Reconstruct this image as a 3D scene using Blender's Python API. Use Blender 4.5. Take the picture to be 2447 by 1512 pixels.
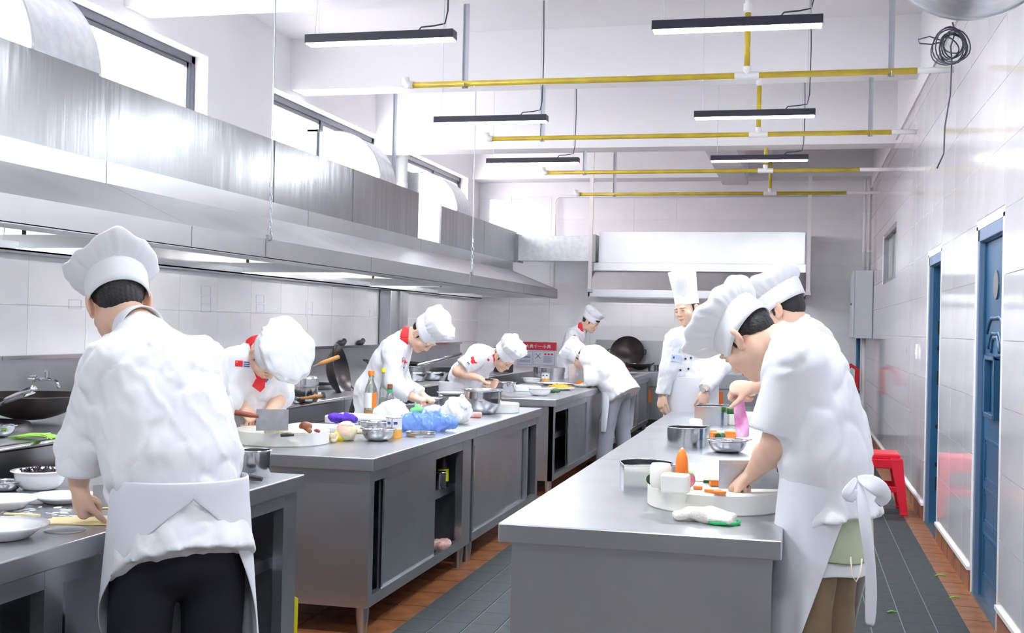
import bpy, bmesh, math, random
import numpy as np
from mathutils import Vector, Matrix
for o in list(bpy.data.objects): bpy.data.objects.remove(o)
random.seed(7)
S = bpy.context.scene
COL = S.collection
# ------------------------------------------------------------------ camera
FPX, IW, IH, CAMH = 2800.0, 2447.0, 1512.0, 1.4
_d = np.array([(1905-IW/2)/FPX, (792-IH/2)/FPX, 1.0]); _d /= np.linalg.norm(_d)
_n = np.array([-0.02, 1.0, 0.0]); _n -= _n.dot(_d)*_d; _n /= np.linalg.norm(_n)
CR = np.array([np.cross(_n, _d), _d, -_n])          # rows: world axes seen from the camera
cam_d = bpy.data.cameras.new('camera'); cam_d.sensor_width = 36; cam_d.lens = FPX/IW*36
cam_d.clip_start = 0.05; cam_d.clip_end = 200
cam = bpy.data.objects.new('camera', cam_d); COL.objects.link(cam)
_R = Matrix((( CR[0][0], -CR[0][1], -CR[0][2]), (CR[1][0], -CR[1][1], -CR[1][2]), (CR[2][0], -CR[2][1], -CR[2][2])))
cam.matrix_world = Matrix.Translation((0, 0, CAMH)) @ _R.to_4x4()
S.camera = cam
def at(px, py, Y):                       # point of the room at depth Y that the photograph shows at (px, py)
    r = CR @ np.array([(px-IW/2)/FPX, (py-IH/2)/FPX, 1.0]); r = r/r[1]*Y
    return np.array([r[0], r[1], r[2]+CAMH])
def onz(px, py, z):
    r = CR @ np.array([(px-IW/2)/FPX, (py-IH/2)/FPX, 1.0]); r = r/r[2]*(z-CAMH)
    return np.array([r[0], r[1], z])
# ------------------------------------------------------------------ world, exposure
W = bpy.data.worlds.new('World'); S.world = W; W.use_nodes = True
W.node_tree.nodes['Background'].inputs[0].default_value = (0.90, 0.94, 1.0, 1)
W.node_tree.nodes['Background'].inputs[1].default_value = 20.0
S.view_settings.view_transform = 'Standard'; S.view_settings.look = 'None'
S.view_settings.gamma = 1; S.view_settings.use_curve_mapping = False
S.view_settings.exposure = 0.47
LAMP_L = 135.0
# ------------------------------------------------------------------ materials
MAT = {}
def mat(name, col, rough=0.5, metal=0.0, noise=None, bump=0.0, bscale=40.0, trans=0.0, emit=0.0, coat=0.0, spec=0.5, sss=0.0, alpha=1.0, stretch=None):
    m = bpy.data.materials.new(name); m.use_nodes = True; MAT[name] = m
    nt = m.node_tree; b = nt.nodes['Principled BSDF']
    b.inputs['Base Color'].default_value = (*col, 1); b.inputs['Roughness'].default_value = rough
    b.inputs['Metallic'].default_value = metal; b.inputs['Specular IOR Level'].default_value = spec
    if trans: b.inputs['Transmission Weight'].default_value = trans
    if coat: b.inputs['Coat Weight'].default_value = coat; b.inputs['Coat Roughness'].default_value = 0.08
    if sss:
        b.inputs['Subsurface Weight'].default_value = sss; b.inputs['Subsurface Radius'].default_value = (0.012, 0.005, 0.003); b.inputs['Subsurface Scale'].default_value = 0.6
    if alpha < 1: b.inputs['Alpha'].default_value = alpha
    if emit: b.inputs['Emission Color'].default_value = (*col, 1); b.inputs['Emission Strength'].default_value = emit
    if noise or bump:
        tc = nt.nodes.new('ShaderNodeTexCoord'); vec = tc.outputs['Object']
        if stretch:
            mp = nt.nodes.new('ShaderNodeMapping'); mp.inputs['Scale'].default_value = stretch
            nt.links.new(vec, mp.inputs['Vector']); vec = mp.outputs['Vector']
    if noise:
        amt, sc, col2 = noise
        tx = nt.nodes.new('ShaderNodeTexNoise'); tx.inputs['Scale'].default_value = sc; tx.inputs['Detail'].default_value = 2.5 if metal > 0.5 else 5
        nt.links.new(vec, tx.inputs['Vector'])
        rp = nt.nodes.new('ShaderNodeValToRGB'); rp.color_ramp.elements[0].position = 0.34; rp.color_ramp.elements[1].position = 0.66; rp.color_ramp.interpolation = 'EASE'
        rp.color_ramp.elements[0].color = (*col2, 1); rp.color_ramp.elements[1].color = (*col, 1)
        nt.links.new(tx.outputs['Fac'], rp.inputs['Fac']); nt.links.new(rp.outputs['Color'], b.inputs['Base Color'])
        if metal > 0.5:
            mr = nt.nodes.new('ShaderNodeMapRange'); mr.inputs['To Min'].default_value = rough*1.12; mr.inputs['To Max'].default_value = rough*0.9
            nt.links.new(tx.outputs['Fac'], mr.inputs['Value']); nt.links.new(mr.outputs['Result'], b.inputs['Roughness'])
    if bump:
        t2 = nt.nodes.new('ShaderNodeTexNoise'); t2.inputs['Scale'].default_value = bscale; t2.inputs['Detail'].default_value = 4
        nt.links.new(vec, t2.inputs['Vector'])
        bp = nt.nodes.new('ShaderNodeBump'); bp.inputs['Strength'].default_value = bump; bp.inputs['Distance'].default_value = 0.01
        nt.links.new(t2.outputs['Fac'], bp.inputs['Height']); nt.links.new(bp.outputs['Normal'], b.inputs['Normal'])
    return m
mat('wallpaint', (0.86, 0.85, 0.87), 0.7, noise=(0.5, 0.9, (0.82, 0.81, 0.83)))
mat('tile', (0.86, 0.855, 0.88), 0.10, noise=(0.5, 1.6, (0.81, 0.805, 0.835)), coat=0.5)
mat('grout', (0.50, 0.49, 0.51), 0.9)
mat('print', (0.55, 0.57, 0.66), 0.5)
mat('ceiling', (0.88, 0.87, 0.885), 0.8)
mat('terracotta', (0.36, 0.145, 0.055), 0.35, noise=(0.5, 9, (0.22, 0.08, 0.03)))
mat('floorgrout', (0.15, 0.135, 0.125), 0.9)
mat('matrubber', (0.030, 0.042, 0.043), 0.6, noise=(0.5, 30, (0.021, 0.031, 0.033)), bump=0.5, bscale=220)
mat('matseam', (0.21, 0.26, 0.27), 0.7)
mat('skirting', (0.33, 0.13, 0.06), 0.35, noise=(0.5, 7, (0.22, 0.085, 0.04)))
mat('steel', (0.52, 0.535, 0.56), 0.30, 0.92, noise=(0.4, 2.6, (0.47, 0.485, 0.51)))
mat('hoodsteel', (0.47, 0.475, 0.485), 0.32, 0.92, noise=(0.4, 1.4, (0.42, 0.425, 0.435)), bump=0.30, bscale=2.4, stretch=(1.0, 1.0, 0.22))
mat('hoodbright', (0.70, 0.705, 0.715), 0.30, 0.92, noise=(0.4, 1.4, (0.64, 0.645, 0.655)), bump=0.12, bscale=2.4)
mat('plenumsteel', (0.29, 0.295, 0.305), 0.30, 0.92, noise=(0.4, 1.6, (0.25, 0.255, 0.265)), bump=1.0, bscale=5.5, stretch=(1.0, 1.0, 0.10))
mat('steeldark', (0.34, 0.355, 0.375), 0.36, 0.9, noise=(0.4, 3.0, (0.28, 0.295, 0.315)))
mat('steelbright', (0.60, 0.61, 0.63), 0.16, 1.0)
mat('galv', (0.73, 0.76, 0.78), 0.33, 0.75, noise=(0.4, 14, (0.64, 0.67, 0.70)))
mat('rust', (0.45, 0.22, 0.06), 0.7, noise=(0.5, 12, (0.35, 0.3, 0.25)))
mat('frame', (0.095, 0.10, 0.12), 0.35, 0.5)
mat('black', (0.018, 0.018, 0.02), 0.4)
mat('wokiron', (0.022, 0.022, 0.025), 0.28, 0.3, noise=(0.5, 8, (0.05, 0.035, 0.03)))
mat('wokoutside', (0.035, 0.026, 0.022), 0.45, 0.2, noise=(0.5, 8, (0.015, 0.013, 0.013)))
mat('yellow', (0.60, 0.46, 0.03), 0.35, noise=(0.5, 5, (0.48, 0.34, 0.03)))
mat('pvc', (0.86, 0.86, 0.85), 0.4)
mat('zinc', (0.52, 0.55, 0.60), 0.4, 0.6)
mat('cable', (0.05, 0.05, 0.07), 0.5)
mat('lamphousing', (0.022, 0.022, 0.04), 0.4)
mat('diffuser', (0.88, 0.93, 1.0), 0.5, emit=LAMP_L)
mat('blue', (0.035, 0.125, 0.235), 0.32, noise=(0.5, 3, (0.022, 0.095, 0.19)))
mat('bluelight', (0.15, 0.22, 0.34), 0.4)
mat('boxgrey', (0.60, 0.66, 0.71), 0.4)
mat('cloth', (0.80, 0.805, 0.83), 0.85, bump=0.25, bscale=9, spec=0.2)
mat('hatcloth', (0.80, 0.805, 0.83), 0.85, bump=0.15, bscale=14, spec=0.2)
mat('apron', (0.77, 0.78, 0.825), 0.85, bump=0.25, bscale=8, spec=0.2)
mat('melonpink', (0.84, 0.55, 0.50), 0.5)
mat('meatroll', (0.52, 0.24, 0.10), 0.5, noise=(0.5, 30, (0.42, 0.16, 0.06)))
mat('navy', (0.005, 0.006, 0.012), 0.8, bump=0.3, bscale=14)
mat('greytrouser', (0.33, 0.36, 0.42), 0.85, bump=0.3, bscale=14)
mat('khaki', (0.24, 0.175, 0.10), 0.85, bump=0.35, bscale=12, noise=(0.5, 6, (0.18, 0.125, 0.07)))
mat('sage', (0.47, 0.53, 0.37), 0.85, bump=0.3, bscale=14)
mat('skin', (0.78, 0.53, 0.39), 0.55, noise=(0.5, 7, (0.73, 0.47, 0.34)), sss=0.15, spec=0.35)
mat('lip', (0.52, 0.20, 0.16), 0.5)
mat('hair', (0.012, 0.011, 0.012), 0.55, bump=0.4, bscale=120)
mat('eyewhite', (0.8, 0.78, 0.75), 0.3)
mat('red', (0.72, 0.018, 0.03), 0.6, bump=0.2, bscale=30)
mat('redplastic', (0.75, 0.012, 0.035), 0.28)
mat('white', (0.84, 0.84, 0.84), 0.3)
mat('porcelain', (0.86, 0.86, 0.86), 0.12, coat=0.4)
mat('boardplastic', (0.82, 0.83, 0.80), 0.4, noise=(0.5, 6, (0.80, 0.79, 0.68)))
mat('wood', (0.46, 0.22, 0.06), 0.5, noise=(0.5, 18, (0.34, 0.14, 0.03)))
mat('carrot', (0.88, 0.25, 0.03), 0.45, noise=(0.5, 20, (0.82, 0.19, 0.02)))
mat('radish', (0.88, 0.87, 0.80), 0.4)
mat('pinkfood', (0.80, 0.16, 0.38), 0.45, noise=(0.5, 22, (0.88, 0.55, 0.62)))
mat('green', (0.03, 0.13, 0.025), 0.35, noise=(0.5, 25, (0.015, 0.06, 0.01)))
mat('lightgreen', (0.33, 0.62, 0.10), 0.45)
mat('melon', (0.70, 0.78, 0.42), 0.5, noise=(0.5, 9, (0.80, 0.52, 0.46)))
mat('yellowfood', (0.90, 0.66, 0.03), 0.5)
mat('cream', (0.85, 0.76, 0.56), 0.6, noise=(0.5, 25, (0.78, 0.66, 0.42)))
mat('pasta', (0.85, 0.72, 0.33), 0.6, noise=(0.5, 10, (0.82, 0.68, 0.42)))
mat('brownfood', (0.30, 0.10, 0.035), 0.4, noise=(0.5, 14, (0.18, 0.05, 0.02)))
mat('darkleaf', (0.035, 0.02, 0.035), 0.6)
mat('flour', (0.86, 0.86, 0.86), 0.95)
mat('meat', (0.62, 0.27, 0.23), 0.4, noise=(0.5, 14, (0.80, 0.66, 0.60)))
mat('glove', (0.80, 0.75, 0.68), 0.95, bump=0.6, bscale=160)
mat('greentrim', (0.03, 0.42, 0.13), 0.8)
mat('glass', (0.80, 0.88, 0.82), 0.05, trans=0.9)
mat('juice', (0.86, 0.40, 0.02), 0.2)
mat('sauce', (0.36, 0.025, 0.02), 0.2)
mat('orange', (0.88, 0.20, 0.02), 0.4)
mat('lemon', (0.82, 0.78, 0.02), 0.4)
mat('capgreen', (0.02, 0.45, 0.22), 0.4)
mat('bluebag', (0.16, 0.33, 0.85), 0.25, alpha=0.72, bump=0.5, bscale=18)
mat('whitebag', (0.86, 0.88, 0.87), 0.3, alpha=0.88, bump=0.6, bscale=18)
mat('greenbag', (0.25, 0.78, 0.30), 0.3, alpha=0.8)
mat('purple', (0.09, 0.03, 0.42), 0.8)
mat('pinkfilm', (0.93, 0.22, 0.60), 0.3, alpha=0.85, noise=(0.5, 16, (0.95, 0.60, 0.80)))
mat('navyprint', (0.06, 0.09, 0.30), 0.6)
mat('palegreenglass', (0.55, 0.60, 0.53), 0.15)
mat('paperprint', (0.70, 0.72, 0.80), 0.6)
mat('crimson', (0.58, 0.02, 0.05), 0.5)
mat('badge', (0.62, 0.72, 0.88), 0.3)
mat('windowglass', (0.95, 0.97, 1.0), 0.02, alpha=0.12, spec=0.3)
mat('facade', (0.75, 0.72, 0.70), 0.8)
mat('facadered', (0.85, 0.42, 0.38), 0.7)
# ------------------------------------------------------------------ mesh helpers
def _link(name, me, m, parent, smooth):
    me.materials.append(MAT[m] if isinstance(m, str) else m)
    if smooth: me.polygons.foreach_set('use_smooth', [True]*len(me.polygons))
    o = bpy.data.objects.new(name, me); COL.objects.link(o)
    if parent is not None: o.parent = parent
    return o
def mesh(name, v, f, m, parent=None, smooth=False):
    me = bpy.data.meshes.new(name); me.from_pydata([tuple(map(float, p)) for p in v], [], f); me.update()
    return _link(name, me, m, parent, smooth)
def frame_of(n):
    n = np.array(n, float); n = n/(np.linalg.norm(n)+1e-12)
    a = np.array([0, 0, 1.0]) if abs(n[2]) < 0.9 else np.array([1.0, 0, 0])
    u = np.cross(a, n); u /= np.linalg.norm(u); return u, np.cross(n, u), n
class MB:
    def __init__(s): s.v = []; s.f = []
    def add(s, v, f):
        o = len(s.v); s.v += [tuple(map(float, p)) for p in v]; s.f += [tuple(i+o for i in q) for q in f]; return s
    def box(s, lo, hi):
        (a, b, c), (d, e, f) = lo, hi
        return s.add([(a,b,c),(d,b,c),(d,e,c),(a,e,c),(a,b,f),(d,b,f),(d,e,f),(a,e,f)],
                     [(0,3,2,1),(4,5,6,7),(0,1,5,4),(1,2,6,5),(2,3,7,6),(3,0,4,7)])
    def obox(s, c, size, R):             # oriented box
        c = np.array(c); h = np.array(size)/2; R = np.array(R)
        v = [c+R@(h*np.array(k)) for k in [(-1,-1,-1),(1,-1,-1),(1,1,-1),(-1,1,-1),(-1,-1,1),(1,-1,1),(1,1,1),(-1,1,1)]]
        return s.add(v, [(0,3,2,1),(4,5,6,7),(0,1,5,4),(1,2,6,5),(2,3,7,6),(3,0,4,7)])
    def cyl(s, a, b, r0, r1=None, n=16, cap=True):
        r1 = r0 if r1 is None else r1; a = np.array(a, float); b = np.array(b, float); u, w, _ = frame_of(b-a)
        v = [a+r0*(math.cos(t)*u+math.sin(t)*w) for t in [2*math.pi*i/n for i in range(n)]]
        v += [b+r1*(math.cos(t)*u+math.sin(t)*w) for t in [2*math.pi*i/n for i in range(n)]]
        f = [(i, (i+1) % n, n+(i+1) % n, n+i) for i in range(n)]
        if cap: f += [tuple(range(n-1, -1, -1)), tuple(range(n, 2*n))]
        return s.add(v, f)
    def tube(s, pts, r, n=8, cap=True):
        pts = [np.array(p, float) for p in pts]; rs = r if hasattr(r, '__len__') else [r]*len(pts)
        v = []; f = []; u = None
        for i, p in enumerate(pts):
            t = pts[min(i+1, len(pts)-1)]-pts[max(i-1, 0)]; t /= (np.linalg.norm(t)+1e-12)
            if u is None: u = frame_of(t)[0]
            u = u-u.dot(t)*t; u /= (np.linalg.norm(u)+1e-12); w = np.cross(t, u)
            v += [p+rs[i]*(math.cos(a)*u+math.sin(a)*w) for a in [2*math.pi*k/n for k in range(n)]]
        for i in range(len(pts)-1):
            for k in range(n): f.append((i*n+k, i*n+(k+1) % n, (i+1)*n+(k+1) % n, (i+1)*n+k))
        if cap: f += [tuple(range(n-1, -1, -1)), tuple(range((len(pts)-1)*n, len(pts)*n))]
        return s.add(v, f)
    def lathe(s, prof, n=28, c=(0, 0, 0), R=None, rfun=None):   # profile [(r, z)...]
        v = []; f = []
        for j, (r, z) in enumerate(prof):
            for k in range(n):
                a = 2*math.pi*k/n; rr = r*(rfun(a, j) if rfun else 1)
                v.append((rr*math.cos(a), rr*math.sin(a), z))
        for j in range(len(prof)-1):
            for k in range(n): f.append((j*n+k, j*n+(k+1) % n, (j+1)*n+(k+1) % n, (j+1)*n+k))
        if prof[0][0] > 1e-4: f.append(tuple(range(n-1, -1, -1)))
        if prof[-1][0] > 1e-4: f.append(tuple(range((len(prof)-1)*n, len(prof)*n)))
        v = np.array(v)
        if R is not None: v = v @ np.array(R).T
        return s.add(v+np.array(c), f)
    def openlathe(s, prof, n=28, c=(0, 0, 0), R=None):
        k0 = len(s.f); s.lathe(prof, n, c, R)
        s.f = [q for q in s.f if len(q) == 4]; return s
    def prism(s, poly, a, b):            # polygon [(p, q)] swept: a, b functions (p, q) -> xyz
        n = len(poly); v = [a(*p) for p in poly]+[b(*p) for p in poly]
        f = [(i, (i+1) % n, n+(i+1) % n, n+i) for i in range(n)]+[tuple(range(n-1, -1, -1)), tuple(range(n, 2*n))]
        return s.add(v, f)
    def ell(s, c, r, R=None, nu=14, nv=9):
        v = []; f = []
        for j in range(nv+1):
            t = math.pi*j/nv
            for i in range(nu): v.append((r[0]*math.sin(t)*math.cos(2*math.pi*i/nu), r[1]*math.sin(t)*math.sin(2*math.pi*i/nu), r[2]*math.cos(t)))
        for j in range(nv):
            for i in range(nu): f.append((j*nu+i, (j+1)*nu+i, (j+1)*nu+(i+1) % nu, j*nu+(i+1) % nu))
        v = np.array(v)
        if R is not None: v = v @ np.array(R).T
        return s.add(v+np.array(c), f)
    def off(s, d): s.v = [(p[0]+d[0], p[1]+d[1], p[2]+d[2]) for p in s.v]; return s
    def build(s, name, m, parent=None, smooth=False, bevel=0, seg=2, auto=None):
        me = bpy.data.meshes.new(name); me.from_pydata(s.v, [], s.f); me.update()
        bm = bmesh.new(); bm.from_mesh(me); bmesh.ops.remove_doubles(bm, verts=bm.verts, dist=1e-5)
        bmesh.ops.recalc_face_normals(bm, faces=bm.faces); bm.to_mesh(me); bm.free()
        o = _link(name, me, m, parent, smooth)
        if bevel:
            b = o.modifiers.new('bevel', 'BEVEL'); b.width = bevel; b.segments = seg; b.limit_method = 'ANGLE'; b.angle_limit = 0.6
        if auto:
            me.polygons.foreach_set('use_smooth', [True]*len(me.polygons))
            bm = bmesh.new(); bm.from_mesh(me)
            for e in bm.edges:
                if len(e.link_faces) == 2 and e.calc_face_angle(0) > auto: e.smooth = False
            bm.to_mesh(me); bm.free()
        return o
def bx(lo, hi): return MB().box(lo, hi)
def tag(o, label, cat, group=None):
    o['label'] = label; o['category'] = cat
    if group: o['group'] = group
    return o
def thing(name, label, cat, loc=(0, 0, 0), rotz=0, group=None):
    o = bpy.data.objects.new(name, None); COL.objects.link(o); o.empty_display_size = 0.05
    o.location = tuple(map(float, loc)); o.rotation_euler = (0, 0, rotz)
    return tag(o, label, cat, group)
def stuff(o): o['kind'] = 'stuff'; return o
def struct(o, label=None):
    o['kind'] = 'structure'
    if label: o['label'] = label
    return o
def dup(root, loc=None, rotz=None, label=None, parent=None):
    r = root.copy(); COL.objects.link(r)
    if loc is not None: r.location = tuple(map(float, loc))
    if rotz is not None: r.rotation_euler = (0, 0, rotz)
    if label: r['label'] = label
    if parent is not None: r.parent = parent
    for ch in list(root.children): dup(ch, parent=r)
    return r
def rot(ax, a):
    c, s_ = math.cos(a), math.sin(a)
    return np.array({'x': [[1,0,0],[0,c,-s_],[0,s_,c]], 'y': [[c,0,s_],[0,1,0],[-s_,0,c]], 'z': [[c,-s_,0],[s_,c,0],[0,0,1]]}[ax])
# ================================================================== THE ROOM
XL, XR, YB, YF, ZC = -4.68, 0.95, 17.0, -5.0, 4.05
floor = struct(bx((XL-0.2, YF, -0.1), (XR+0.2, YB+0.2, -0.008)).build('floor', 'floorgrout'), 'brown terracotta tiled floor under the kitchen mats')
_tm = None
def piece(me_obj, name, parent, loc):
    o = me_obj.copy(); o.name = name; COL.objects.link(o); o.location = loc; o.parent = parent; return o
proto = bx((-0.146, -0.146, -0.012), (0.146, 0.146, 0)).build('tile', 'terracotta', floor)
cells = [(-2.95+0.3*i, 4.2+0.3*j) for i in range(5) for j in range(17)]+[(0.80, 4.8+0.3*j) for j in range(34)]+[(-2.0+0.3*i, 9.3+0.3*j) for i in range(2) for j in range(14)]+[(-0.7+.3*i, 9.3+.3*j) for i in range(5) for j in range(8)]
for k, (x, y) in enumerate(cells):
    if k == 0: proto.location = (x, y, 0)
    else: piece(proto, 'tile', floor, (x, y, 0))
ceiling = struct(bx((XL-0.2, YF, ZC), (XR+0.2, YB+0.2, ZC+0.15)).build('ceiling', 'ceiling'), 'white painted concrete ceiling')
for k, (y0, y1, zb) in enumerate([(1.9, 2.2, 3.6), (4.6, 4.9, 3.6), (7.4, 7.72, 3.6), (10.2, 10.5, 3.57), (12.5, 12.85, 3.34), (16.55, 17.0, 3.53)]):
    struct(bx((XL, y0, zb), (XR, y1, ZC)).build('trim_%d' % (k+1), 'ceiling'), 'white concrete beam across the ceiling')
struct(bx((-1.05, 12.85, 3.42), (-0.7, 16.55, ZC)).build('trim_7', 'ceiling'), 'white concrete beam running to the back wall')
# ---- left wall with high windows
WIN = [(2.0, 4.9), (5.3, 8.62), (9.82, 12.75), (13.32, 16.35)]
w = MB(); w.box((XL-0.22, YF, 0), (XL, YB+0.2, 2.45)); w.box((XL-0.22, YF, 3.52), (XL, YB+0.2, ZC))
ys = [YF]+[v for a in WIN for v in a]+[YB+0.2]
for i in range(0, len(ys), 2): w.box((XL-0.22, ys[i], 2.45), (XL, ys[i+1], 3.52))
wall_left = struct(w.build('wall_left', 'wallpaint'), 'white left wall with a strip of high windows')
wall_back = struct(bx((XL-0.2, YB, 0), (XR+0.2, YB+0.2, ZC)).build('wall_back', 'wallpaint'), 'white tiled back wall')
# doors and a small window are cut out of the right wall: (y0, y1, z0, z1)
HOLES = [(5.98, 6.78, 0.0, 1.97), (8.46, 9.22, 0.0, 1.97), (12.3, 14.1, 1.96, 2.52)]
def minus(rects, h):
    out = []
    for (a, b, c, d) in rects:
        if b <= h[0] or a >= h[1] or d <= h[2] or c >= h[3]: out.append((a, b, c, d)); continue
        if a < h[0]: out.append((a, h[0], c, d))
        if b > h[1]: out.append((h[1], b, c, d))
        m0, m1 = max(a, h[0]), min(b, h[1])
        if c < h[2]: out.append((m0, m1, c, h[2]))
        if d > h[3]: out.append((m0, m1, h[3], d))
    return out
rects = [(YF, YB+0.2, 0, ZC)]
for h in HOLES: rects = minus(rects, h)
w = MB()
for (a, b, c, d) in rects: w.box((XR, a, c), (XR+0.22, b, d))
wall_right = struct(w.build('wall_right', 'wallpaint'), 'glossy white tiled right wall with two blue doors')
# front wall behind the photographer
struct(bx((XL-0.2, YF-0.2, 0), (XR+0.2, YF, ZC)).build('wall_front', 'wallpaint'))
# ---- wall tiles, one by one
def lay(wall, rects, place, gap=0.0022):
    cache = {}
    for (a, b, c, d) in rects:
        if b-a < 0.02 or d-c < 0.02: continue
        key = (round(b-a, 4), round(d-c, 4))
        p, q, r = place((a+b)/2, (c+d)/2)
        if key not in cache:
            hx, hz = (b-a)/2-gap, (d-c)/2-gap
            lo, hi = ((-hx, -0.004, -hz), (hx, 0.004, hz)) if r == 'y' else ((-0.004, -hx, -hz), (0.004, hx, hz))
            o = bx(lo, hi).build('tile', 'tile', wall); o.location = (p[0], p[1], p[2]); cache[key] = o
        else: piece(cache[key], 'tile', wall, p)
TW, TH = 0.615, 0.312
g = struct(bx((XR-0.004, 3.0, 0), (XR, YB, 3.37)).build('trim_8', 'grout')); bpy.data.objects.remove(g)
def grid(a0, a1, z0, z1, oz=0.0, oa=0.0):
    out = []; z = z0-oz
    while z < z1:
        a = a0-oa
        while a < a1:
            out.append((max(a, a0), min(a+TW, a1), max(z, z0), min(z+TH, z1))); a += TW
        z += TH
    return out
rt = grid(4.72, YB, 0.13, 3.37, oz=0.0)
for h in HOLES: rt = [t for r in rt for t in minus([r], (h[0]-0.06, h[1]+0.06, h[2], h[3]+0.05 if h[2] == 0 else h[3]))]
lay(wall_right, rt, lambda y, z: ((XR-0.004, y, z), 0, 'x'))
lay(wall_back, grid(XL, XR, 0.17, 3.33, oz=0.0, oa=0.12), lambda x, z: ((x, YB-0.004, z), 0, 'y'))
lay(wall_left, grid(4.9, YB, 1.148, 2.40, oz=0.0, oa=0.35), lambda y, z: ((XL+0.004, y, z), 0, 'x'))
# small printed squares on the left and back tiles
def squares(px, pys, s=0.034):
    for py in pys:
        r = CR @ np.array([(px-IW/2)/FPX, (py-IH/2)/FPX, 1.0]); r = r/r[0]*(XL+0.010); y, z = r[1], r[2]+CAMH
        m = MB()
        for k in range(4):
            a = [(-s, -s), (s, -s), (s, s), (-s, s)][k]; b = [(-s, -s), (s, -s), (s, s), (-s, s)][(k+1) % 4]
            m.box((XL+0.008, y+2.3*min(a[0], b[0])-0.004, z+min(a[1], b[1])-0.002), (XL+0.0095, y+2.3*max(a[0], b[0])+0.004, z+max(a[1], b[1])+0.002))
        m.build('printed_square', 'print', wall_left)
squares(493, [694, 718, 735]); squares(622, [714, 736]); squares(739, [729, 748]); squares(890, [748]); squares(180, [727], 0.03); squares(344, [688, 706])
# white tops of the tiling and skirting on the right wall
struct(bx((XR-0.02, 4.7, 3.37), (XR, YB, 3.40)).build('trim_9', 'wallpaint'), 'white ledge over the right wall tiles')
k = 0
for a, b in [(2.0, 5.92), (6.84, 8.4), (9.28, YB)]:
    k += 1
    sk = struct(bx((XR-0.012, a, 0), (XR, b, 0.115)).build('baseboard_right' if k == 1 else 'baseboard_right_%d' % k, 'skirting'), 'brown tile skirting along the right wall')
    bx((XR-0.024, a, 0.115), (XR, b, 0.135)).build('ledge', 'pvc', sk)
    if b-a > 1:
        n = int((b-a)/0.31)
        for j in range(1, n): bx((XR-0.0135, a+j*0.31-0.0015, 0), (XR-0.011, a+j*0.31+0.0015, 0.115)).build('joint', 'floorgrout', sk)
# ---- windows
def window(n, a, b, label, mulls):
    x0, x1 = XL-0.17, XL-0.115
    o = struct(MB().box((x0, a, 3.46), (x1, b, 3.52)).box((x0, a, 2.45), (x1, b, 2.5)).box((x0, a, 2.45), (x1, a+0.06, 3.52)).box((x0, b-0.06, 2.45), (x1, b, 3.52)).build('window_%d' % n, 'frame', bevel=0.004), label)
    ed = [a+0.06]+[m for m in mulls]+[b-0.06]
    for m in mulls:
        bx((x0+0.005, m-0.03, 2.5), (x1-0.005, m+0.03, 3.46)).build('mullion', 'frame', o)
    for i in range(len(ed)-1):
        bx((x0+0.02, ed[i]+0.02, 2.49), (x0+0.026, ed[i+1]-0.02, 3.47)).build('pane', 'windowglass', o)
        for yy in (ed[i]+0.02, ed[i+1]-0.05): bx((x0+0.012, yy, 2.5), (x0+0.04, yy+0.03, 3.46)).build('sash', 'frame', o)
        bx((x0+0.012, ed[i]+0.02, 3.42), (x0+0.04, ed[i+1]-0.02, 3.465)).build('sash', 'frame', o)
window(1, *WIN[0], 'high window at the far left edge', [3.7])
window(2, *WIN[1], 'high dark framed window above the nearest duct elbow', [7.05])
window(3, *WIN[2], 'high dark framed window in the middle of the left wall', [11.25])
window(4, *WIN[3], 'high dark framed window near the back left corner', [15.1])
# outside: pale house front with a red band
fc = thing('house_facade', 'overexposed pale house front with a red band seen through the high windows', 'building', (-11, 8, 0))
bx((-0.4, -14, 0), (0, 24, 2.6)).build('wall', 'facade', fc)
for y0, y1 in [(-0.6, 2.4), (5.5, 9.2), (11, 14)]: bx((-0.3, y0, 2.6), (0.05, y1, 7.2)).build('red_panel', 'facadered', fc)
bx((-40, YF-20, -0.3), (40, 60, -0.12)).build('ground', 'facade')['kind'] = 'structure'
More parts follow.
